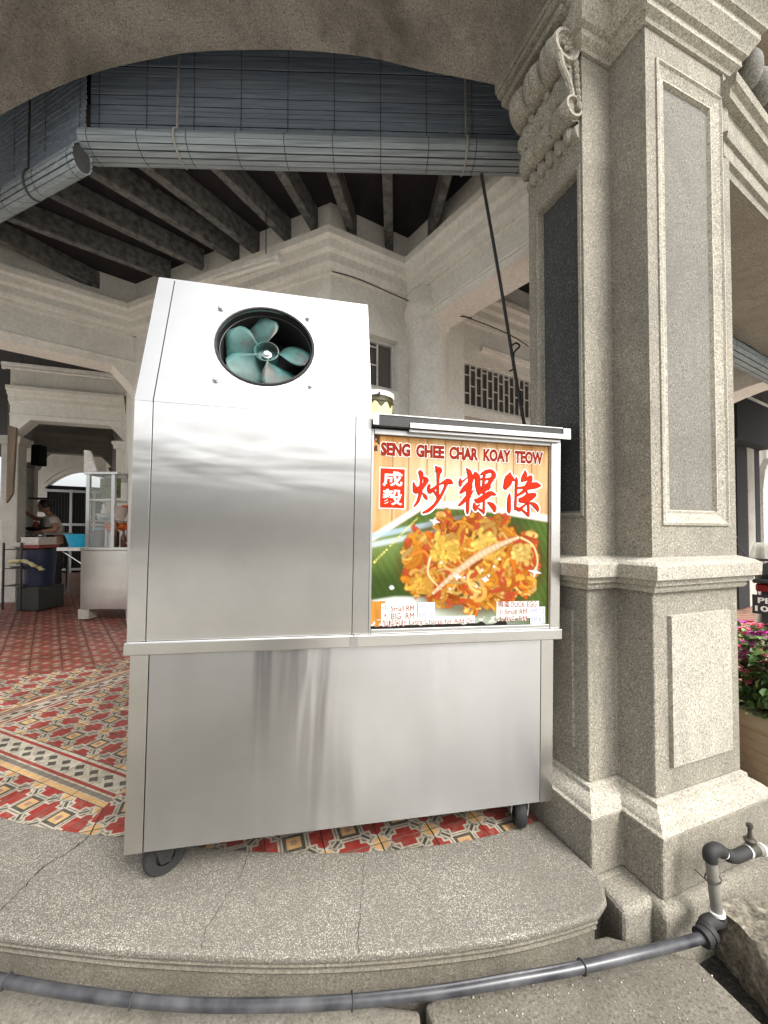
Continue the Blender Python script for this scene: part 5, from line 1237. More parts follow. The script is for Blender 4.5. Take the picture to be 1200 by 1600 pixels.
q_ = [V3(12,812,6.2),V3(21,812,6.2),V3(23,768,6.2),V3(15,770,6.2)]; m = M(); m.slab(q_, (0,.008,0)); m.build('banner_sheet', plain('banner_yellow',(.78,.44,.07),.5,var=.05), bn)
for i,yy in enumerate((791,796,801,806)):
    m = M(); m.slab([V3(13.6,yy+1.5,6.195),V3(20.3,yy+1.5,6.195),V3(20.6,yy-1.2,6.195),V3(14,yy-1.2,6.195)], (0,.002,0)); m.build('print_line', MT['board_wood'], bn)
m = M(); m.blob(V3(17,818,6.2), (.06,.03,.06), 8, 6); tag(m.build('red_pouch', MT['t_red'], smooth=True), 'small red pouch at the foot of the yellow banner', 'pouch')
ns = thing('notice', 'small white notice with a red square on the dark pillar beside the banner', 'notice', V3(29,775,6.9)); m = M(); m.slab([V3(24,781,6.9),V3(33,781,6.9),V3(33,770,6.9),V3(24,770,6.9)], (0,.006,0)); m.build('notice_sheet', MT['white_plastic'], ns)
m = M(); m.slab([V3(26,779,6.893),V3(31,779,6.893),V3(31,772,6.893),V3(26,772,6.893)], (0,.002,0)); m.build('print_mark', MT['t_red'], ns)
YR = 5.4
rk = thing('trolley_rack', 'black tubular trolley rack at the far left holding dishes', 'rack', V3(20,930,YR)); xr0,xr1 = P(5,900,YR).x, P(33,900,YR).x
for x in (xr0,xr1):
    for y in (YR,YR+.4):
        m = M(); m.tube([(x,y,fz(x)+.03),(x,y,zat(20,848,YR))], .014, 8); m.build('upright', MT['black_paint'], rk, smooth=True)
for yy in (858,888,915):
    z = zat(20,yy,YR); m = M(); m.box((xr0,YR,z-.012),(xr1,YR+.4,z)); m.build('shelf', MT['black_paint'], rk)
zr1 = zat(20,858,YR); zr2 = zat(20,888,YR)
lathe_thing('dish_stack', 'stack of white dishes on the top of the black rack', 'dishes', [(0,0),(.06,0),(.12,.03),(.06,.034),(.12,.06),(.06,.064),(.12,.09),(.11,.09),(0,.07)], ((xr0+xr1)/2,YR+.15,zr1+.001), MT['white_plastic'])
lathe_thing('dish', 'single white dish on the middle shelf of the black rack', 'dish', [(0,0),(.05,0),(.09,.03),(.085,.03),(0,.01)], (xr0+.08,YR+.12,zr2+.001), MT['white_plastic'])
tubx = V3(47,846,YR+.1); tt = thing('clear_tub', 'translucent rectangular plastic tub on a red crate right of the black rack', 'tub', tubx)
kx = plain('cloudy_plastic',(.52,.47,.42),.35); z = zat(47,851,YR+.1); m = M(); x0_,x1_ = P(33,846,YR+.1).x, P(60,846,YR+.1).x
for a,b in (((x0_,YR+.1,z),(x1_,YR+.105,z+.10)),((x0_,YR+.4,z),(x1_,YR+.405,z+.10)),((x0_,YR+.105,z),(x0_+.005,YR+.4,z+.10)),((x1_-.005,YR+.105,z),(x1_,YR+.4,z+.10)),((x0_,YR+.1,z-.004),(x1_,YR+.405,z-.0005))): m.box(a,b)
m.build('tub_wall', kx, tt); m = M(); m.box((x0_-.012,YR+.09,z+.1005),(x1_+.012,YR+.415,z+.106)); m.build('lid', MT['white_plastic'], tt, bevel=.002)
rc = M(); rc.box((x0_-.02,YR+.08,z-.055),(x1_+.03,YR+.43,z-.006)); tag(rc.build('red_tray', MT['t_red'], bevel=.006), 'shallow red tray under the translucent tub', 'tray')
zf_ = fz(x0_)
bb = M(); bb.lathe([(0,0),(.17,0),(.20,z-.06-zf_-.35),(.19,z-.06-zf_-.35),(0,.02)], ((x0_+x1_)/2,YR+.26,zf_+.34), (0,0,1), 24); tag(bb.build('blue_bin', plain('navy_plastic',(.006,.011,.04),.45), smooth=True, angle=40), 'dark blue bin under the red tray', 'bin')
db = M(); db.box((x0_-.02,YR+.06,zf_+.005),(x1_+.05,YR+.5,zf_+.335)); tag(db.build('crate', plain('dark_crate_plastic',(.035,.035,.03),.6), bevel=.012), 'dark storage crate on the floor under the blue bin', 'crate')
yb = M(); c = V3(36,878,YR-.03)
for i in range(12):
    t = i/11; yb.blob(c+Vector((-.17+.42*t,rnd.uniform(-.02,.02),.03*math.sin(3*t)-.11*t*t)), (.045,.03,.030-.012*t), 7, 5)
tag(yb.build('plastic_bag', plain('straw_plastic',(.50,.43,.22),.45), smooth=True, angle=80), 'limp straw-coloured plastic bag hanging over the black rack', 'bag')
lathe_thing('plate', 'white plate lying on the floor at the far left', 'plate', [(0,.004),(.10,.004),(.165,.022),(.16,.024),(.09,.010),(0,.010)], F(16,928), MT['white_plastic'], 28)
lathe_thing('pink_bowl', 'pink plastic bowl on the floor at the left edge', 'bowl', [(0,.0),(.08,.0),(.15,.09),(.145,.09),(0,.012)], F(-6,928)+Vector((0,0,.004)), plain('pink_plastic',(.62,.20,.17),.4), 24)
ib = M(); b = V3(5,812,4.35); ib.box((b.x-.5,4.1,fz(-4)+.45),(b.x,4.35,b.z)); ib.box((b.x-.45,4.12,fz(-4)),(b.x-.05,4.33,fz(-4)+.449)); tag(ib.build('foam_box', MT['white_plastic'], bevel=.015), 'tall white box cut off by the left edge of the picture', 'box')
wb = M(); wb.slab([V3(9,786,5.6),V3(19,772,5.6),V3(25,668,5.6),V3(12,664,5.6)], (.005,.03,0)); tag(wb.build('hanging_board', MT['board_wood'], bevel=.004), 'worn brown board hanging against the pillar at the left edge', 'board')
sp = V3(61,712,8.3); solid('speaker_box', 'dark speaker box fixed high on the far pillar in the passage', 'speaker', MT['dark_void'], sp, .09,.10,.22, bevel=.01)
# shelf and extra clutter behind the woman
ws = thing('wall_shelf', 'thin dark shelf on brackets behind the woman', 'shelf', V3(67,778,7.6)); m = M(); a = V3(51,779,7.6); b = V3(82,779,7.6); m.box((a.x,7.5,a.z-.015),(b.x,7.8,a.z+.01)); m.build('shelf_board', MT['black_paint'], ws)


for i_,(pa,pb,lb) in enumerate(((C2a+Vector((-.12,.10)),C3a+Vector((-.12,-.1)),'added dark slatted blind dimming the passage from its street side, beside the woman'),)):
    dd = (pb-pa).normalized(); lb_ = thing('added_blind', lb, 'blind', (pa.x,pa.y,1.0))  # added, mostly out of view, to keep street light out of the passage
    for k_ in range(26):
        m = M(); m.pbox(pa, dd, (pb-pa).length, -.006, .006, .75+.11*k_, .75+.11*k_+.106); m.build('slat', MT['joist'], lb_)
for i_,(px_,dy,hh_,rr_,cc_,lb) in enumerate(((22,.42,.20,.05,(.30,.06,.03),'red-capped sauce jar at the back of the worktop'),(27,.48,.26,.04,(.08,.05,.03),'tall dark bottle at the back of the worktop'),(37,.50,.17,.06,(.45,.43,.40),'squat pale canister at the back of the worktop'),(54,.50,.14,.075,(.30,.30,.29),'dented grey pot at the back of the worktop'))):
    lathe_thing('container', lb, 'container', [(0,0),(rr_,0),(rr_*1.03,hh_*.7),(rr_*.7,hh_*.85),(rr_*.7,hh_),(0,hh_)], (P(px_,830,YW).x,YW+dy,zat(40,832,YW)+.001), plain('container_%s' % ('red','dark','pale','grey')[i_],cc_,.4), 16)
# ================================================================== PEOPLE
def skin_mesh(joints, bones, sub=2):
    names = list(joints); idx = {n:i for i,n in enumerate(names)}
    me = bpy.data.meshes.new('s'); me.from_pydata([tuple(joints[n][0]) for n in names], [(idx[a],idx[b]) for a,b in bones], [])
    o = bpy.data.objects.new('s', me); COL.objects.link(o); md = o.modifiers.new('skin','SKIN'); md.use_smooth_shade = True
    sv = me.skin_vertices[0].data
    for n in names:
        r_ = joints[n][1]; sv[idx[n]].radius = (r_,r_) if not isinstance(r_,tuple) else r_; sv[idx[n]].use_root = (n == names[0])
    s2 = o.modifiers.new('sub','SUBSURF'); s2.levels = sub; s2.render_levels = sub
    bpy.context.view_layer.update(); out = bpy.data.meshes.new_from_object(o.evaluated_get(bpy.context.evaluated_depsgraph_get()))
    vs_ = [v.co.copy() for v in out.vertices]; fs = [tuple(p.vertices) for p in out.polygons]
    COL.objects.unlink(o); bpy.data.objects.remove(o); bpy.data.meshes.remove(me); bpy.data.meshes.remove(out); return vs_, fs
SKIN = plain('skin_tan',(.36,.19,.115),.55,var=.06); HAIR = plain('black_hair',(.015,.012,.012),.5,bump=.3)
def hand_into(m, wrist, dirn, palm_n, size=.17, curl=.5):
    d = Vector(dirn).normalized(); n_ = Vector(palm_n).normalized(); s_ = d.cross(n_).normalized(); n_ = s_.cross(d)
    w = Vector(wrist); palm = size*.5; m.obox(w+d*palm*.55, d*palm*.55, s_*size*.21, n_*size*.07)
    for k_,(off,ln) in enumerate(((-.165,.40),(-.055,.46),(.055,.43),(.165,.34))):
        p = w+d*palm+s_*size*off; pts = [p-d*.015,p]; a = 0
        for q_ in range(3):
            a += curl*.6; p = p+(d*math.cos(a)-n_*math.sin(a))*size*ln*.36; pts.append(p)
        m.tube(pts, [size*.055,size*.055,size*.050,size*.046,size*.036], 6)
    p = w+d*palm*.25-s_*size*.17; m.tube([p, p+(d*.55-s_*.6-n_*.2)*size*.22, p+(d*1.2-s_*.7-n_*.45)*size*.32], [size*.065,size*.058,size*.045], 6)
def head_into(m, c, fwd, up, s=1.0):
    f = Vector(fwd).normalized(); u = Vector(up).normalized(); r_ = f.cross(u).normalized(); u = r_.cross(f); rot = Matrix((r_,f,u)).transposed(); c = Vector(c)
    b = bmesh.new(); bmesh.ops.create_uvsphere(b, u_segments=20, v_segments=14, radius=1)
    for v in b.verts:
        x,y,z = v.co; w = .074*(1-.22*max(0,-z)); dpt = .095*(1-.10*max(0,-z)); 
        q_ = Vector((x*w, y*dpt+(.012*max(0,-z) if y > 0 else 0), z*.115)); v.co = c+rot @ (q_*s)
    b.verts.index_update(); m.add([v.co.copy() for v in b.verts], [tuple(v.index for v in q_.verts) for q_ in b.faces]); b.free()
    T = lambda x,y,z: c+rot @ (Vector((x,y,z))*s)
    m.tube([T(0,.090,.025),T(0,.106,-.012),T(0,.096,-.022)], [.008*s,.013*s,.010*s], 6)      # nose
    m.tube([T(-.024,.088,-.052),T(0,.097,-.052),T(.024,.088,-.052)], [.004*s,.008*s,.004*s], 6)  # mouth
    for k_ in (-1,1): m.blob(T(.074*k_,-.005,-.005), (.010*s,.018*s,.028*s), 8, 6, rot)
    return T, rot
def sub(par, name, m, mat): return m.build(name, mat, par, smooth=True, angle=60)
wp_ = thing('person', 'woman in a white top, dark apron and face mask reaching left over the worktop', 'person', Vector((P(86,915,7.0).x,7.0,fz(-6))))
J = lambda px,py,Y: P(px,py,Y)
zfw = fz(-6)
foot = lambda px,Y: Vector((P(px,900,Y).x,Y,zfw+.05))
jw = dict(pel=(J(87,858,7.0),.135), spi=(J(86,838,7.0),.115), che=(J(82,817,7.0),.125), nk=(J(76.5,804,7.0),.052), hd=(J(72,797,7.0),.05),
 shn=(J(83,813,6.84),.062), eln=(J(88,828,6.70),.047), wrn=(J(64,830.5,6.66),.031), shf=(J(76,812,7.16),.058), elf=(J(56,810.5,7.25),.043), wrf=(J(38,799,7.22),.029),
 hpn=(J(88,864,6.91),.10), knn=(J(86,890,6.88),.066), ann=(foot(87,6.88)+Vector((0,0,.05)),.045), ton=(foot(80,6.86)-Vector((0,0,.015)),.033), hpf=(J(87,864,7.09),.10), knf=(J(88,890,7.12),.066), anf=(foot(91,7.14)+Vector((0,0,.05)),.045), tof=(foot(84,7.15)-Vector((0,0,.015)),.033))
bw = [('pel','spi'),('spi','che'),('che','nk'),('nk','hd'),('che','shn'),('shn','eln'),('eln','wrn'),('che','shf'),('shf','elf'),('elf','wrf'),('pel','hpn'),('hpn','knn'),('knn','ann'),('ann','ton'),('pel','hpf'),('hpf','knf'),('knf','anf'),('anf','tof')]
m = M(); m.add(*skin_mesh(jw,bw)); hc_ = J(69,791,7.0)
T,rot = head_into(m, hc_, (-1,-.12,-.28), (-.25,0,1)); hand_into(m, jw['wrn'][0], (-1,-.05,-.12), (0,0,1), .17, .5); hand_into(m, jw['wrf'][0], (-1,0,.55), (0,-1,0), .17, .6)
sub(wp_,'body',m,SKIN)
m = M()
b = bmesh.new(); bmesh.ops.create_uvsphere(b, u_segments=20, v_segments=14, radius=1)
dl_ = [v for v in b.verts if (v.co.y > .25 and v.co.z < .55) or v.co.z < -.45]; bmesh.ops.delete(b, geom=dl_, context='VERTS')
for v in b.verts: v.co = T(v.co.x*.081, v.co.y*.103-.004, v.co.z*.122+.004)
b.verts.index_update(); m.add([v.co.copy() for v in b.verts],[tuple(v.index for v in q_.verts) for q_ in b.faces]); b.free(); m.blob(T(0,-.10,.0), (.05,.045,.05), 10, 8); h_ = m.build('hair', HAIR, wp_, smooth=True, angle=80, fix=False); md = h_.modifiers.new('t','SOLIDIFY'); md.thickness = .008
m = M(); vs_ = []
for i in range(7):
    for j in range(6):
        a = R(-68+136*i/6); z = .012-.095*j/5; k_ = 1+.10*math.sin(math.pi*j/5); vs_.append(T(.083*math.sin(a)*k_, .022+.086*math.cos(a)*k_, z))
m.add(vs_, [(i*6+j,(i+1)*6+j,(i+1)*6+j+1,i*6+j+1) for i in range(6) for j in range(5)]); o = m.build('face_mask', MT['white_plastic'], wp_, smooth=True, fix=False); md = o.modifiers.new('t','SOLIDIFY'); md.thickness = .004
m = M()
for k_ in (-1,1): m.blob(T(.030*k_,.088,.020), (.010,.006,.006), 8, 6, rot)
m.build('eye', MT['black_rubber'], wp_, smooth=True)
g_ = .016
js = {n:(jw[n][0],jw[n][1]+g_) for n in ('spi','che','shn','shf')}; js['nk'] = (jw['che'][0].lerp(jw['nk'][0],.62),.075)
js['sln'] = (jw['shn'][0].lerp(jw['eln'][0],.55),.068); js['slf'] = (jw['shf'][0].lerp(jw['elf'][0],.45),.062)
m = M(); m.add(*skin_mesh(js,[('spi','che'),('che','nk'),('che','shn'),('shn','sln'),('che','shf'),('shf','slf')])); sub(wp_,'shirt',m,plain('offwhite_cotton',(.56,.51,.45),.85,bump=.2))
ja = {n:(jw[n][0]+Vector((-.035,-.03,0)),jw[n][1]+.012) for n in ('pel','spi')}; ja['ch'] = (jw['che'][0]+Vector((-.045,-.04,-.04)),.10); ja['sk'] = (jw['pel'][0]+Vector((-.03,-.02,-.28)),.16); ja['hem'] = (jw['pel'][0]+Vector((-.03,-.02,-.42)),.17)
m = M(); m.add(*skin_mesh(ja,[('pel','spi'),('spi','ch'),('pel','sk'),('sk','hem')])); sub(wp_,'apron',m,plain('black_apron',(.018,.018,.02),.8))
jt = {'pel':(jw['pel'][0],jw['pel'][1]+.018), 'spi':(jw['pel'][0].lerp(jw['spi'][0],.75),jw['spi'][1]+.02)}
for s_ in 'nf':
    for a in ('hp','kn','an'): jt[a+s_] = (jw[a+s_][0]+(Vector((0,0,.03)) if a == 'an' else Vector()),jw[a+s_][1]+.016)
m = M(); m.add(*skin_mesh(jt,[('pel','spi'),('pel','hpn'),('hpn','knn'),('knn','ann'),('pel','hpf'),('hpf','knf'),('knf','anf')])); sub(wp_,'trousers',m,plain('dark_trousers',(.02,.02,.024),.85))
m = M()
for s_ in 'nf':
    a = jw['an'+s_][0]; b = jw['to'+s_][0]; m.blob((a+b)/2-Vector((0,0,.028)), (.12,.05,.04), 12, 8)
m.build('shoe', MT['black_rubber'], wp_, smooth=True)
m = M(); m.blob(jw['wrf'][0]+Vector((-.10,0,.06)), (.08,.03,.09), 9, 7); tag(m.build('red_cloth', MT['t_red'], smooth=True), 'red cloth held up in the woman’s far hand', 'cloth')

# the photographer, standing in the street behind the camera: mirrored in the lower steel panel
pp0 = Vector((-.10,-.50,-.15)); pz = lambda x,y,z: Vector((pp0.x+x,pp0.y+y,z))
ph = thing('person', 'person in dark trousers holding up a phone, seen only mirrored in the cart’s steel front', 'person', pp0)
jq = dict(pel=(pz(0,0,.80),.135), spi=(pz(0,.0,1.0),.125), che=(pz(0,.01,1.20),.14), nk=(pz(0,.02,1.37),.055), hd=(pz(0,.04,1.45),.05))
for s_,k_ in (('l',-1),('r',1)):
    jq['sh'+s_] = (pz(.19*k_,.0,1.27),.06); jq['el'+s_] = (pz(.22*k_,.14,1.03),.045); jq['wr'+s_] = (pz(.10*k_+.08,.36,1.16),.03)
    jq['hp'+s_] = (pz(.11*k_,0,.74),.10); jq['kn'+s_] = (pz(.13*k_,.02,.32),.066); jq['an'+s_] = (pz(.14*k_,.0,-.05),.045); jq['to'+s_] = (pz(.17*k_,.15,-.115),.033)
bq = [('pel','spi'),('spi','che'),('che','nk'),('nk','hd')]
for s_ in 'lr': bq += [('che','sh'+s_),('sh'+s_,'el'+s_),('el'+s_,'wr'+s_),('pel','hp'+s_),('hp'+s_,'kn'+s_),('kn'+s_,'an'+s_),('an'+s_,'to'+s_)]
m = M(); m.add(*skin_mesh(jq,bq)); T,rot = head_into(m, pz(0,.06,1.54), (0,1,-.1), (0,0,1))
for s_,k_ in (('l',-1),('r',1)): hand_into(m, jq['wr'+s_][0], (-.15*k_,.7,.5), (k_,0,0), .17, .6)
sub(ph,'body',m,SKIN); m = M(); m.blob(T(0,-.015,.03), (.082,.098,.105), 14, 10); m.build('hair', HAIR, ph, smooth=True)
jt = {n:(jq[n][0],jq[n][1]+.018) for n in ('pel','hpl','hpr','knl','knr')}
for s_ in 'lr': jt['an'+s_] = (jq['an'+s_][0]+Vector((0,0,.03)),.07)
m = M(); m.add(*skin_mesh(jt,[('pel','hpl'),('hpl','knl'),('knl','anl'),('pel','hpr'),('hpr','knr'),('knr','anr')])); sub(ph,'trousers',m,plain('navy_jeans',(.03,.035,.06),.85))
js = {n:(jq[n][0],jq[n][1]+.018) for n in ('pel','spi','che','shl','shr')}
for s_ in 'lr': js['sl'+s_] = (jq['sh'+s_][0].lerp(jq['el'+s_][0],.6),.066)
m = M(); m.add(*skin_mesh(js,[('pel','spi'),('spi','che'),('che','shl'),('shl','sll'),('che','shr'),('shr','slr')])); sub(ph,'shirt',m,plain('grey_shirt',(.30,.29,.28),.85))

# ================================================================== HOSE, PIPEWORK
hz = [(-60,1520,1.13),(0,1531,1.10),(100,1549,1.075),(200,1562,1.062),(300,1570,1.056),(400,1571,1.052),(500,1568,1.055),(600,1560,1.063),(700,1548,1.078),(800,1531,1.10),(900,1513,1.13),(1000,1490,1.17),(1060,1475,1.21),(1100,1464,1.24)]
hp_ = [P(*t) for t in hz]
hose = thing('hose', 'dark blue-grey garden hose lying along the foot of the curved step', 'hose', hp_[5]); m = M(); m.tube([Vector(p) for p in spline(hp_,5)], .0148, 14)
kh = N('hose_rubber'); kh.set(kh.ramp(kh.noise(12,4,st=(1,1,1)), [(.35,(.022,.023,.028)),(.7,(.085,.086,.090))]), .30); m.build('hose_tube', kh.m, hose, smooth=True, angle=60)
def hring(t, name='tie_wire', r=.0165):
    i = int(t*(len(hp_)-1)); f = t*(len(hp_)-1)-i; p = hp_[i].lerp(hp_[min(i+1,len(hp_)-1)],f); d = (hp_[min(i+1,len(hp_)-1)]-hp_[i]).normalized(); a = d.orthogonal().normalized(); b = d.cross(a)
    m = M(); m.tube([p+(a*math.cos(x)+b*math.sin(x))*r*1.05+d*.004*math.sin(x) for x in np.linspace(0,6.5,18)], .0022, 5); m.build(name, MT['twine'], hose, smooth=True)
for t in (.085,.236,.50,.776): hring(t)
pi = thing('water_pipe', 'grey plastic standpipe with black elbows and a small tap beside the column base', 'water pipe', P(1118,1450,1.28))
kp_ = plain('grey_pvc',(.20,.19,.165),.45); YQ = 1.285
pA,pB = P(1122,1440,YQ), P(1110,1338,YQ)
m = M(); m.tube([pA,pB], .0165, 16); m.build('upright_pipe', kp_, pi, smooth=True, angle=60)
m = M(); m.tube([hp_[-1]-(hp_[-1]-hp_[-2]).normalized()*.012,hp_[-1]+Vector((.02,.01,.004))], [.027,.027], 16); m.tube([hp_[-1]+Vector((.012,.006,.003)),hp_[-1]+Vector((.026,.014,.007))], [.030,.030], 16)
e = hp_[-1]; m.tube([Vector(p) for p in spline([e+Vector((.01,.01,.002)),e+Vector((.035,.03,.012)),pA+Vector((0,0,.008)),pA+(pB-pA).normalized()*.03],5)], .0215, 14); m.build('lower_elbow', MT['black_rubber'], pi, smooth=True, angle=50)
m = M(); m.tube([pA+(pB-pA).normalized()*.028,pA+(pB-pA).normalized()*.036], .0225, 16); m.build('seal_tape', MT['white_plastic'], pi, smooth=True, angle=60)
u1 = P(1128,1331,YQ+.015); u2 = P(1150,1338,YQ+.03); u3 = P(1168,1330,YQ+.05)
m = M(); m.tube([Vector(p) for p in spline([pB+Vector((0,0,-.012)),pB+Vector((0,.0,.012)),u1+Vector((-.022,-.006,.014)),u1],5)], .0205, 14); m.tube([Vector(p) for p in spline([u1+Vector((.006,0,0)),P(1138,1337,YQ+.02),u2,u3],5)], [.0165]*4+[.019]*12, 14); m.build('upper_elbow', MT['black_rubber'], pi, smooth=True, angle=50)
for a in (u1,u3): 
    m = M(); d = (u3-u1).normalized(); m.tube([a-d*.004,a+d*.005], .0195, 14); m.build('seal_tape', MT['white_plastic'], pi, smooth=True, angle=60)
v0 = P(1172,1328,YQ+.06); kv = plain('tarnished_brass',(.10,.095,.08),.45,metal=.7,scale=60); m = M(); d = (u3-u1).normalized()
m.tube([u3,v0,v0+d*.03], [.020,.022,.019], 14); m.tube([v0,v0+Vector((0,0,.032))], [.014,.011], 12); m.lathe([(0,.0),(.017,.0),(.018,.008),(.010,.012),(.006,.030),(.006,.046),(.010,.050),(.009,.060),(0,.062)], v0+Vector((0,0,.028)), (0,0,1), 12); m.build('tap', kv, pi, smooth=True, angle=40)
m = M(); m.tube([v0+d*.028,v0+d*.75], .0185, 16); m.build('side_pipe', kp_, pi, smooth=True, angle=60); m = M(); m.tube([v0+d*.05,v0+d*.06], .0205, 14); m.build('seal_tape', MT['white_plastic'], pi, smooth=True)
m = M(); c = pA.lerp(pB,.66); m.tube([c+Vector((.021*math.cos(x),.021*math.sin(x),.006*math.cos(x))) for x in np.linspace(0,6.5,16)], .0022, 5); m.tube([c+Vector((-.021,0,-.006)),c+Vector((-.045,.02,.012))], .002, 5); m.build('tie_wire', MT['twine'], pi, smooth=True)

# ================================================================== FLOWER POT, MOTORCYCLE
def shrub_pot(c, r, h, label, seed, spread=.34):
    pr_ = random.Random(seed); root = thing('flower_pot', label+' ', 'flower pot', c); root['label'] = label; kx = plain('tan_pot',(.36,.29,.19),.75,var=.1,scale=9,bump=.1)
    prof = [(0,0),(r*.72,0),(r*.76,.01)]
    for i in range(5): z = h*(.18+.14*i); prof += [(r*(.78+.03*i),z-.004),(r*(.765+.03*i),z),(r*(.785+.03*i),z+.004)]
    prof += [(r*.93,h*.80),(r*1.02,h*.82),(r*1.04,h*.86),(r*1.02,h),(r*.93,h),(r*.90,h*.86),(0,h*.86)]
    m = M(); m.lathe(prof, c, (0,0,1), 40); m.build('pot_body', kx, root, smooth=True, angle=35)
    m = M(); m.lathe([(0,-.004),(r*.92,-.004),(r*.95,.014),(r*.90,.016),(0,.0)], c-Vector((0,0,.01)), (0,0,1), 32); m.build('saucer', MT['white_paint'], root, smooth=True, angle=40)
    m = M(); m.lathe([(0,h*.872),(r*.899,h*.868)], c, (0,0,1), 24); m.build('soil', plain('soil',(.05,.035,.025),.95,bump=.5), root)
    lm = [M(),M()]; fm = {k_:M() for k_ in ('magenta','pink','coral')}; st = M()
    def leaf(mm, p, d, n_, L, W):
        d = d.normalized(); s_ = d.cross(n_).normalized(); n2 = s_.cross(d)
        pts = [p, p+d*L*.35+s_*W+n2*.1*L, p+d*L*.75+s_*W*.7+n2*.05*L, p+d*L-n2*.12*L, p+d*L*.75-s_*W*.7+n2*.05*L, p+d*L*.35-s_*W+n2*.1*L, p+d*L*.55-n2*.02*L]
        mm.add(pts, [(0,1,6),(1,2,6),(2,3,6),(3,4,6),(4,5,6),(5,0,6)])
    for b_ in range(56):
        az = pr_.uniform(0,6.28); el = pr_.uniform(.45,1.45); L = pr_.uniform(.22,spread*1.6); p0 = c+Vector((pr_.uniform(-.5,.5)*r,pr_.uniform(-.5,.5)*r,h*.85))
        d = Vector((math.cos(az)*math.cos(el),math.sin(az)*math.cos(el),math.sin(el))); pts = [p0+d*L*t+Vector((0,0,-.20*L*t*t)) for t in np.linspace(0,1,7)]
        st.tube(pts,[.0045-.0005*i for i in range(7)],5)
        for i in range(1,7):
            for _ in range(5):
                p = pts[i]+Vector([pr_.gauss(0,.022) for _ in range(3)]); dd = Vector((pr_.gauss(0,1),pr_.gauss(0,1),pr_.gauss(.2,.6))); leaf(lm[0 if pr_.random() < .65 else 1], p, dd, Vector((pr_.gauss(0,.4),pr_.gauss(0,.4),1)), pr_.uniform(.035,.065), pr_.uniform(.012,.020))
        if pr_.random() < .72:
            kk = pr_.choice(('magenta','pink','coral','pink'))
            for _ in range(pr_.randint(4,9)):
                p = pts[-1]+Vector([pr_.gauss(0,.024) for _ in range(3)])
                for q_ in range(3):
                    a = 2.09*q_+pr_.uniform(0,1); leaf(fm[kk], p, Vector((math.cos(a),math.sin(a),.7)), Vector((0,0,1)), pr_.uniform(.026,.042), pr_.uniform(.011,.017))
    sp_ = plain('stem_bark',(.10,.07,.04),.9); st.build('stems', sp_, root)
    def folm(name, c1, c2):
        k = N(name); f = k.noise(22,2); k.set(k.ramp(f,[(.35,c1),(.65,c2)]),.5); k.b.inputs['Subsurface Weight'].default_value = 0; return k.m
    for mm,nm,c1,c2 in ((lm[0],'leaves',(.035,.085,.018),(.075,.15,.035)),(lm[1],'young_leaves',(.10,.19,.045),(.20,.28,.08))): tag(mm.build(nm, folm(nm,c1,c2), root, fix=False), kind='stuff')
    for kk,c1,c2 in (('magenta',(.42,.02,.30),(.62,.05,.42)),('pink',(.60,.07,.16),(.75,.17,.24)),('coral',(.68,.20,.14),(.78,.36,.24))): tag(fm[kk].build(kk+'_blossoms', folm(kk,c1,c2), root, fix=False), kind='stuff')
    return root
pc = Vector((2.06,2.00,-.058)); shrub_pot(pc, .225, .36, 'round tan flower pot of pink and magenta bougainvillea behind the column', 5, .40)
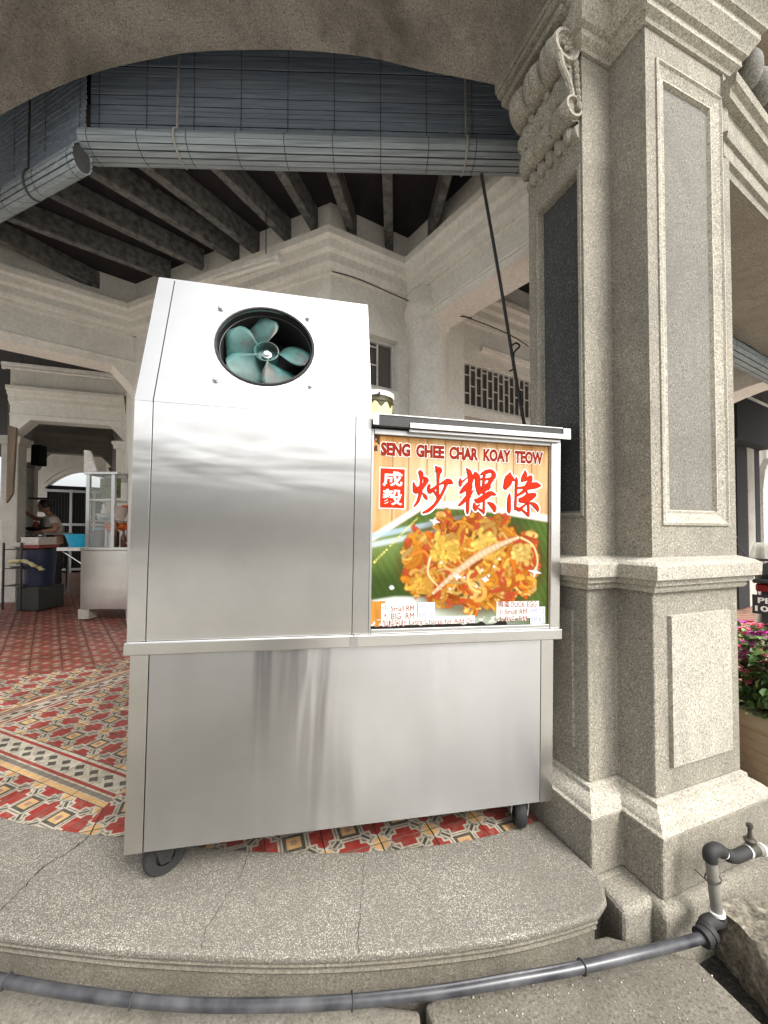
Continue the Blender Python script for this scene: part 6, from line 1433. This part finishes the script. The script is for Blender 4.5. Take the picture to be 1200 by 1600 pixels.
def motorcycle():
    bx = P(1204,925,3.85); gz = -.30+.24; gz = -.06
    root = thing('motorcycle', 'dark motorcycle seen from behind with a white-on-black number plate and red tail light', 'motorcycle', Vector((bx.x,3.85,gz)), rz=R(-47)); W = wm(root)
    L = lambda x,y,z: Vector((x,y,z))
    def part(name, m, mat, par=root, **kw): return m.build(name, mat, par, local=True, smooth=True, **kw)
    def wheel(y):
        m = M(); r_ = .29; m.lathe([(r_-.07,-.035),(r_-.02,-.045),(r_,-.025),(r_,.025),(r_-.02,.045),(r_-.07,.035),(r_-.07,-.035)], L(0,y,r_), (1,0,0), 32); t = part('tyre', m, MT['black_rubber'])
        m = M(); m.lathe([(0,-.05),(.05,-.05),(.06,-.03),(r_-.09,-.012),(r_-.068,-.03),(r_-.068,.03),(r_-.09,.012),(.06,.03),(.05,.05),(0,.05)], L(0,y,r_), (1,0,0), 24); part('rim', m, MT['steel_dull'], t)
    wheel(.12); wheel(1.32)
    m = M(); pts = [(0,-.10,.80),(0,.05,.84),(0,.35,.83),(0,.62,.78),(0,.75,.72)]; m.tube([L(*p) for p in pts],[.07,.12,.135,.12,.08],14); part('seat', m, MT['black_rubber'])
    m = M(); m.tube([L(0,-.06,.70),L(0,.15,.72),L(0,.45,.66),L(0,.70,.50),L(0,.95,.42),L(0,1.10,.55)],[.07,.105,.12,.10,.09,.10],14); part('body_shell', m, plain('dark_body_paint',(.02,.02,.022),.25))
    m = M(); m.obox(L(0,.62,.33),(.13,0,0),(0,.19,0),(0,0,.13)); part('engine', m, MT['steel_dull'], bevel=.03)
    m = M(); m.tube([L(.12,.6,.28),L(.14,.3,.25),L(.15,-.08,.32)],[.025,.04,.045],10); part('exhaust', m, MT['steel'])
    m = M(); m.obox(L(0,-.13,.735),(.10,0,0),(0,.035,0),(0,0,.038)); kk = N('tail_lens'); kk.set((.20,.012,.015),.2); part('tail_light', m, kk.m, bevel=.015)
    m = M(); m.obox(L(0,-.15,.80),(.12,0,0),(0,.06,0),(0,0,.018)); part('grab_rail', m, MT['black_paint'], bevel=.012)
    m = M(); m.slab([L(-.06,-.12,.69),L(.06,-.12,.69),L(.06,-.17,.40),L(-.06,-.17,.40)],(0,.015,0)); part('mudguard', m, MT['black_paint'])
    m = M(); m.slab([L(-.125,-.175,.48),L(.125,-.175,.48),L(.125,-.155,.665),L(-.125,-.155,.665)],(0,.006,0)); pl = part('number_plate', m, MT['black_paint'])
    for s_,(x0_,x1_,za,zb2) in (('PEN',(-.085,.085,.585,.640)),('1049',(-.105,.105,.505,.560))):
        me = text_mesh(s_,.03); co = np.array([v.co[:] for v in me.vertices]); mn,mx = co.min(0),co.max(0)
        for v,c in zip(me.vertices,(co-mn)/np.maximum(mx-mn,1e-6)):
            z = za+(zb2-za)*c[1]; v.co = (x0_+(x1_-x0_)*c[0], -.1765+.02*(z-.48)/.185-.0022, z)
        me.materials.append(MT['white_plastic']); o = bpy.data.objects.new('lettering', me); COL.objects.link(o); o.parent = pl; o['kind'] = 'stuff'
    m = M(); m.tube([L(-.33,1.02,.98),L(-.12,1.10,.95),L(.12,1.10,.95),L(.33,1.02,.98)], .013, 8); m.tube([L(0,1.12,.93),L(0,1.32,.30)],[.05,.03],10); part('handlebar', m, MT['black_paint'])
    for k_ in (-1,1):
        m = M(); m.tube([L(.24*k_,1.04,.98),L(.30*k_,1.0,1.12),L(.36*k_,1.0,1.20)],.006,6); part('mirror_stalk', m, MT['black_paint'])
    for k_ in (-1,1):
        m = M(); m.blob(L(.38*k_,.99,1.215),(.075,.018,.042),14,10); part('mirror', m, MT['black_paint'])
    m = M(); vs_ = []
    for i in range(9):
        for j in range(5):
            a = R(-70+140*i/8); z = .86+.30*j/4; vs_.append(L(.24*math.sin(a)*(1-.30*(j/4)**2),1.06+.14*math.cos(a)-.12*j/4,z))
    m.add(vs_,[(i*5+j,(i+1)*5+j,(i+1)*5+j+1,i*5+j+1) for i in range(8) for j in range(4)]); kk = N('smoked_windshield'); kk.set((.72,.74,.66),.12,0,Alpha=.5); o = m.build('windshield', kk.m, root, local=True, smooth=True, fix=False); md = o.modifiers.new('t','SOLIDIFY'); md.thickness = .004
    return root
motorcycle()

# ================================================================== ACROSS THE STREET (seen only in the steel)
rd = M(); rd.box((-60,-26,-.296),(60,-5.2,-.28)); ka = plaster('asphalt',(.22,.215,.20),(.33,.322,.30),(.42,.41,.385),60,amount=.3,streak=False); tag(rd.build('road', ka), kind='structure')
rl = M()
for i in range(-14,15): rl.box((i*4,-15.6,-.279),(i*4+2,-15.45,-.276))
tag(rl.build('lane_marking', MT['white_paint']), kind='structure')
cols = [((.55,.50,.40),'cream'),((.42,.36,.30),'tan'),((.46,.50,.46),'pale green'),((.56,.53,.48),'off-white'),((.48,.40,.32),'ochre')]
for i in range(5):
    x0_ = -17+7*i; cc,nm = cols[i]; km = limewash('front_'+nm.replace(' ','_').replace('-','_'), cc, tuple(x*.5 for x in cc), .4); hgt = (7.6,8.4,7.2,8.0,7.8)[i]
    b_ = thing('shophouse', nm+' two-storey shophouse across the street, mirrored in the cart', 'shophouse', (x0_+3.5,-30,0))
    m = M(); wall_open(m, Vector((x0_,-30.0)), Vector((1,0)), 6.98, -4, -.1, 3.4, hgt, []); m.build('wall', km, b_)
    for q_ in (0,3.2,6.5):
        m = M(); m.box((x0_+q_,-30.4,-.3),(x0_+q_+.48,-29.95,3.399)); m.build('pillar', km, b_)
    m = M(); m.box((x0_,-34,-.3),(x0_+6.98,-32.5,3.399)); m.build('shopfront_recess', MT['dark_void'], b_)
    for q_ in (.8,2.9,5.0):
        m = M(); m.box((x0_+q_,-30.09,4.4),(x0_+q_+1.2,-30.04,6.2)); m.build('window', MT['pane'], b_)
    m = M(); m.prism([(x0_-.1,-29.7),(x0_+7.08,-29.7),(x0_+7.08,-34.2),(x0_-.1,-34.2)], lambda x,y: hgt+.01+(-29.7-y)*.0, lambda x,y: hgt+.2+(-29.7-y)*.25); m.build('roof', MT['board_wood'], b_)
def tree(x, y, label, seed):
    tr = random.Random(seed); root = thing('street_tree', label, 'tree', (x,y,-.28)); m = M(); m.tube([(x,y,-.3),(x+.1,y,1.6),(x,y+.1,3.0)],[.17,.13,.10],10)
    for k_ in range(7):
        a = k_*.9; m.tube([(x,y,2.6+.1*k_),(x+1.1*math.cos(a),y+1.1*math.sin(a),4.0+.2*k_)],[.06,.02],6)
    m.build('trunk', MT['board_wood'], root); m = M()
    for _ in range(2600):
        r_ = 2.1*tr.random()**.4; a = tr.uniform(0,6.28); e_ = math.asin(tr.uniform(-1,1)); c = Vector((x+r_*math.cos(a)*math.cos(e_),y+r_*math.sin(a)*math.cos(e_),4.6+r_*.75*math.sin(e_)+.3*math.sin(a*3)))
        d = Vector((tr.gauss(0,1),tr.gauss(0,1),tr.gauss(0,.6))).normalized(); s_ = d.orthogonal().normalized()*.09; m.add([c-d*.16,c+s_,c+d*.16,c-s_],[(0,1,2,3)])
    kx = plain('tree_foliage',(.05,.09,.025),.6,var=.4,scale=2); tag(m.build('crown', kx, root, fix=False), kind='stuff')
tree(-11,-27.0,'leafy street tree opposite the left half of the cart',1); tree(4.5,-27.0,'leafy street tree opposite the right half of the cart',2)
for i_,(x_,sd) in enumerate(((-17,3),(-4,4),(11,5),(17,6))): tree(x_,-26.6,('first leafy tree from the left across the street','leafy tree across the street facing the middle of the cart','leafy tree across the street facing the column','last leafy tree on the right across the street')[i_],sd)

# crumbs of mortar, dry leaf scraps lying on the slab and in the drain
db_ = M(); lf_ = M()
for _ in range(70):
    px_,py_ = rnd.uniform(690,1120),rnd.uniform(1500,1600); q_ = Zp(px_,py_,zS)
    if (px_-1085)*103-(py_-1497)*107 > 0 or py_ < 1565-(px_-690)*.27: continue
    rr_ = rnd.uniform(.0015,.004); db_.blob(q_+Vector((0,0,rr_*.5)), (rr_,rr_*rnd.uniform(.6,1.2),rr_*.6), 5, 4)
for _ in range(40):
    q_ = F(rnd.uniform(40,900),rnd.uniform(1345,1450),.003); rr_ = rnd.uniform(.001,.0025); db_.blob(q_+Vector((0,0,rr_*.5)), (rr_,rr_,rr_*.6), 5, 4)
tag(db_.build('mortar_crumbs', MT['plaster_lite']), kind='stuff')
for _ in range(26):
    x_,y_ = rnd.uniform(.86,1.25),rnd.uniform(.80,1.2); a_ = rnd.uniform(0,6.28); d_ = Vector((math.cos(a_),math.sin(a_),.15))*rnd.uniform(.008,.02); n_ = Vector((-d_.y,d_.x,.004))*.4; c_ = Vector((x_,y_,-.262)); lf_.add([c_-d_,c_+n_,c_+d_,c_-n_],[(0,1,2,3)])
tag(lf_.build('leaf_litter', MT['board_wood'], fix=False), kind='stuff')
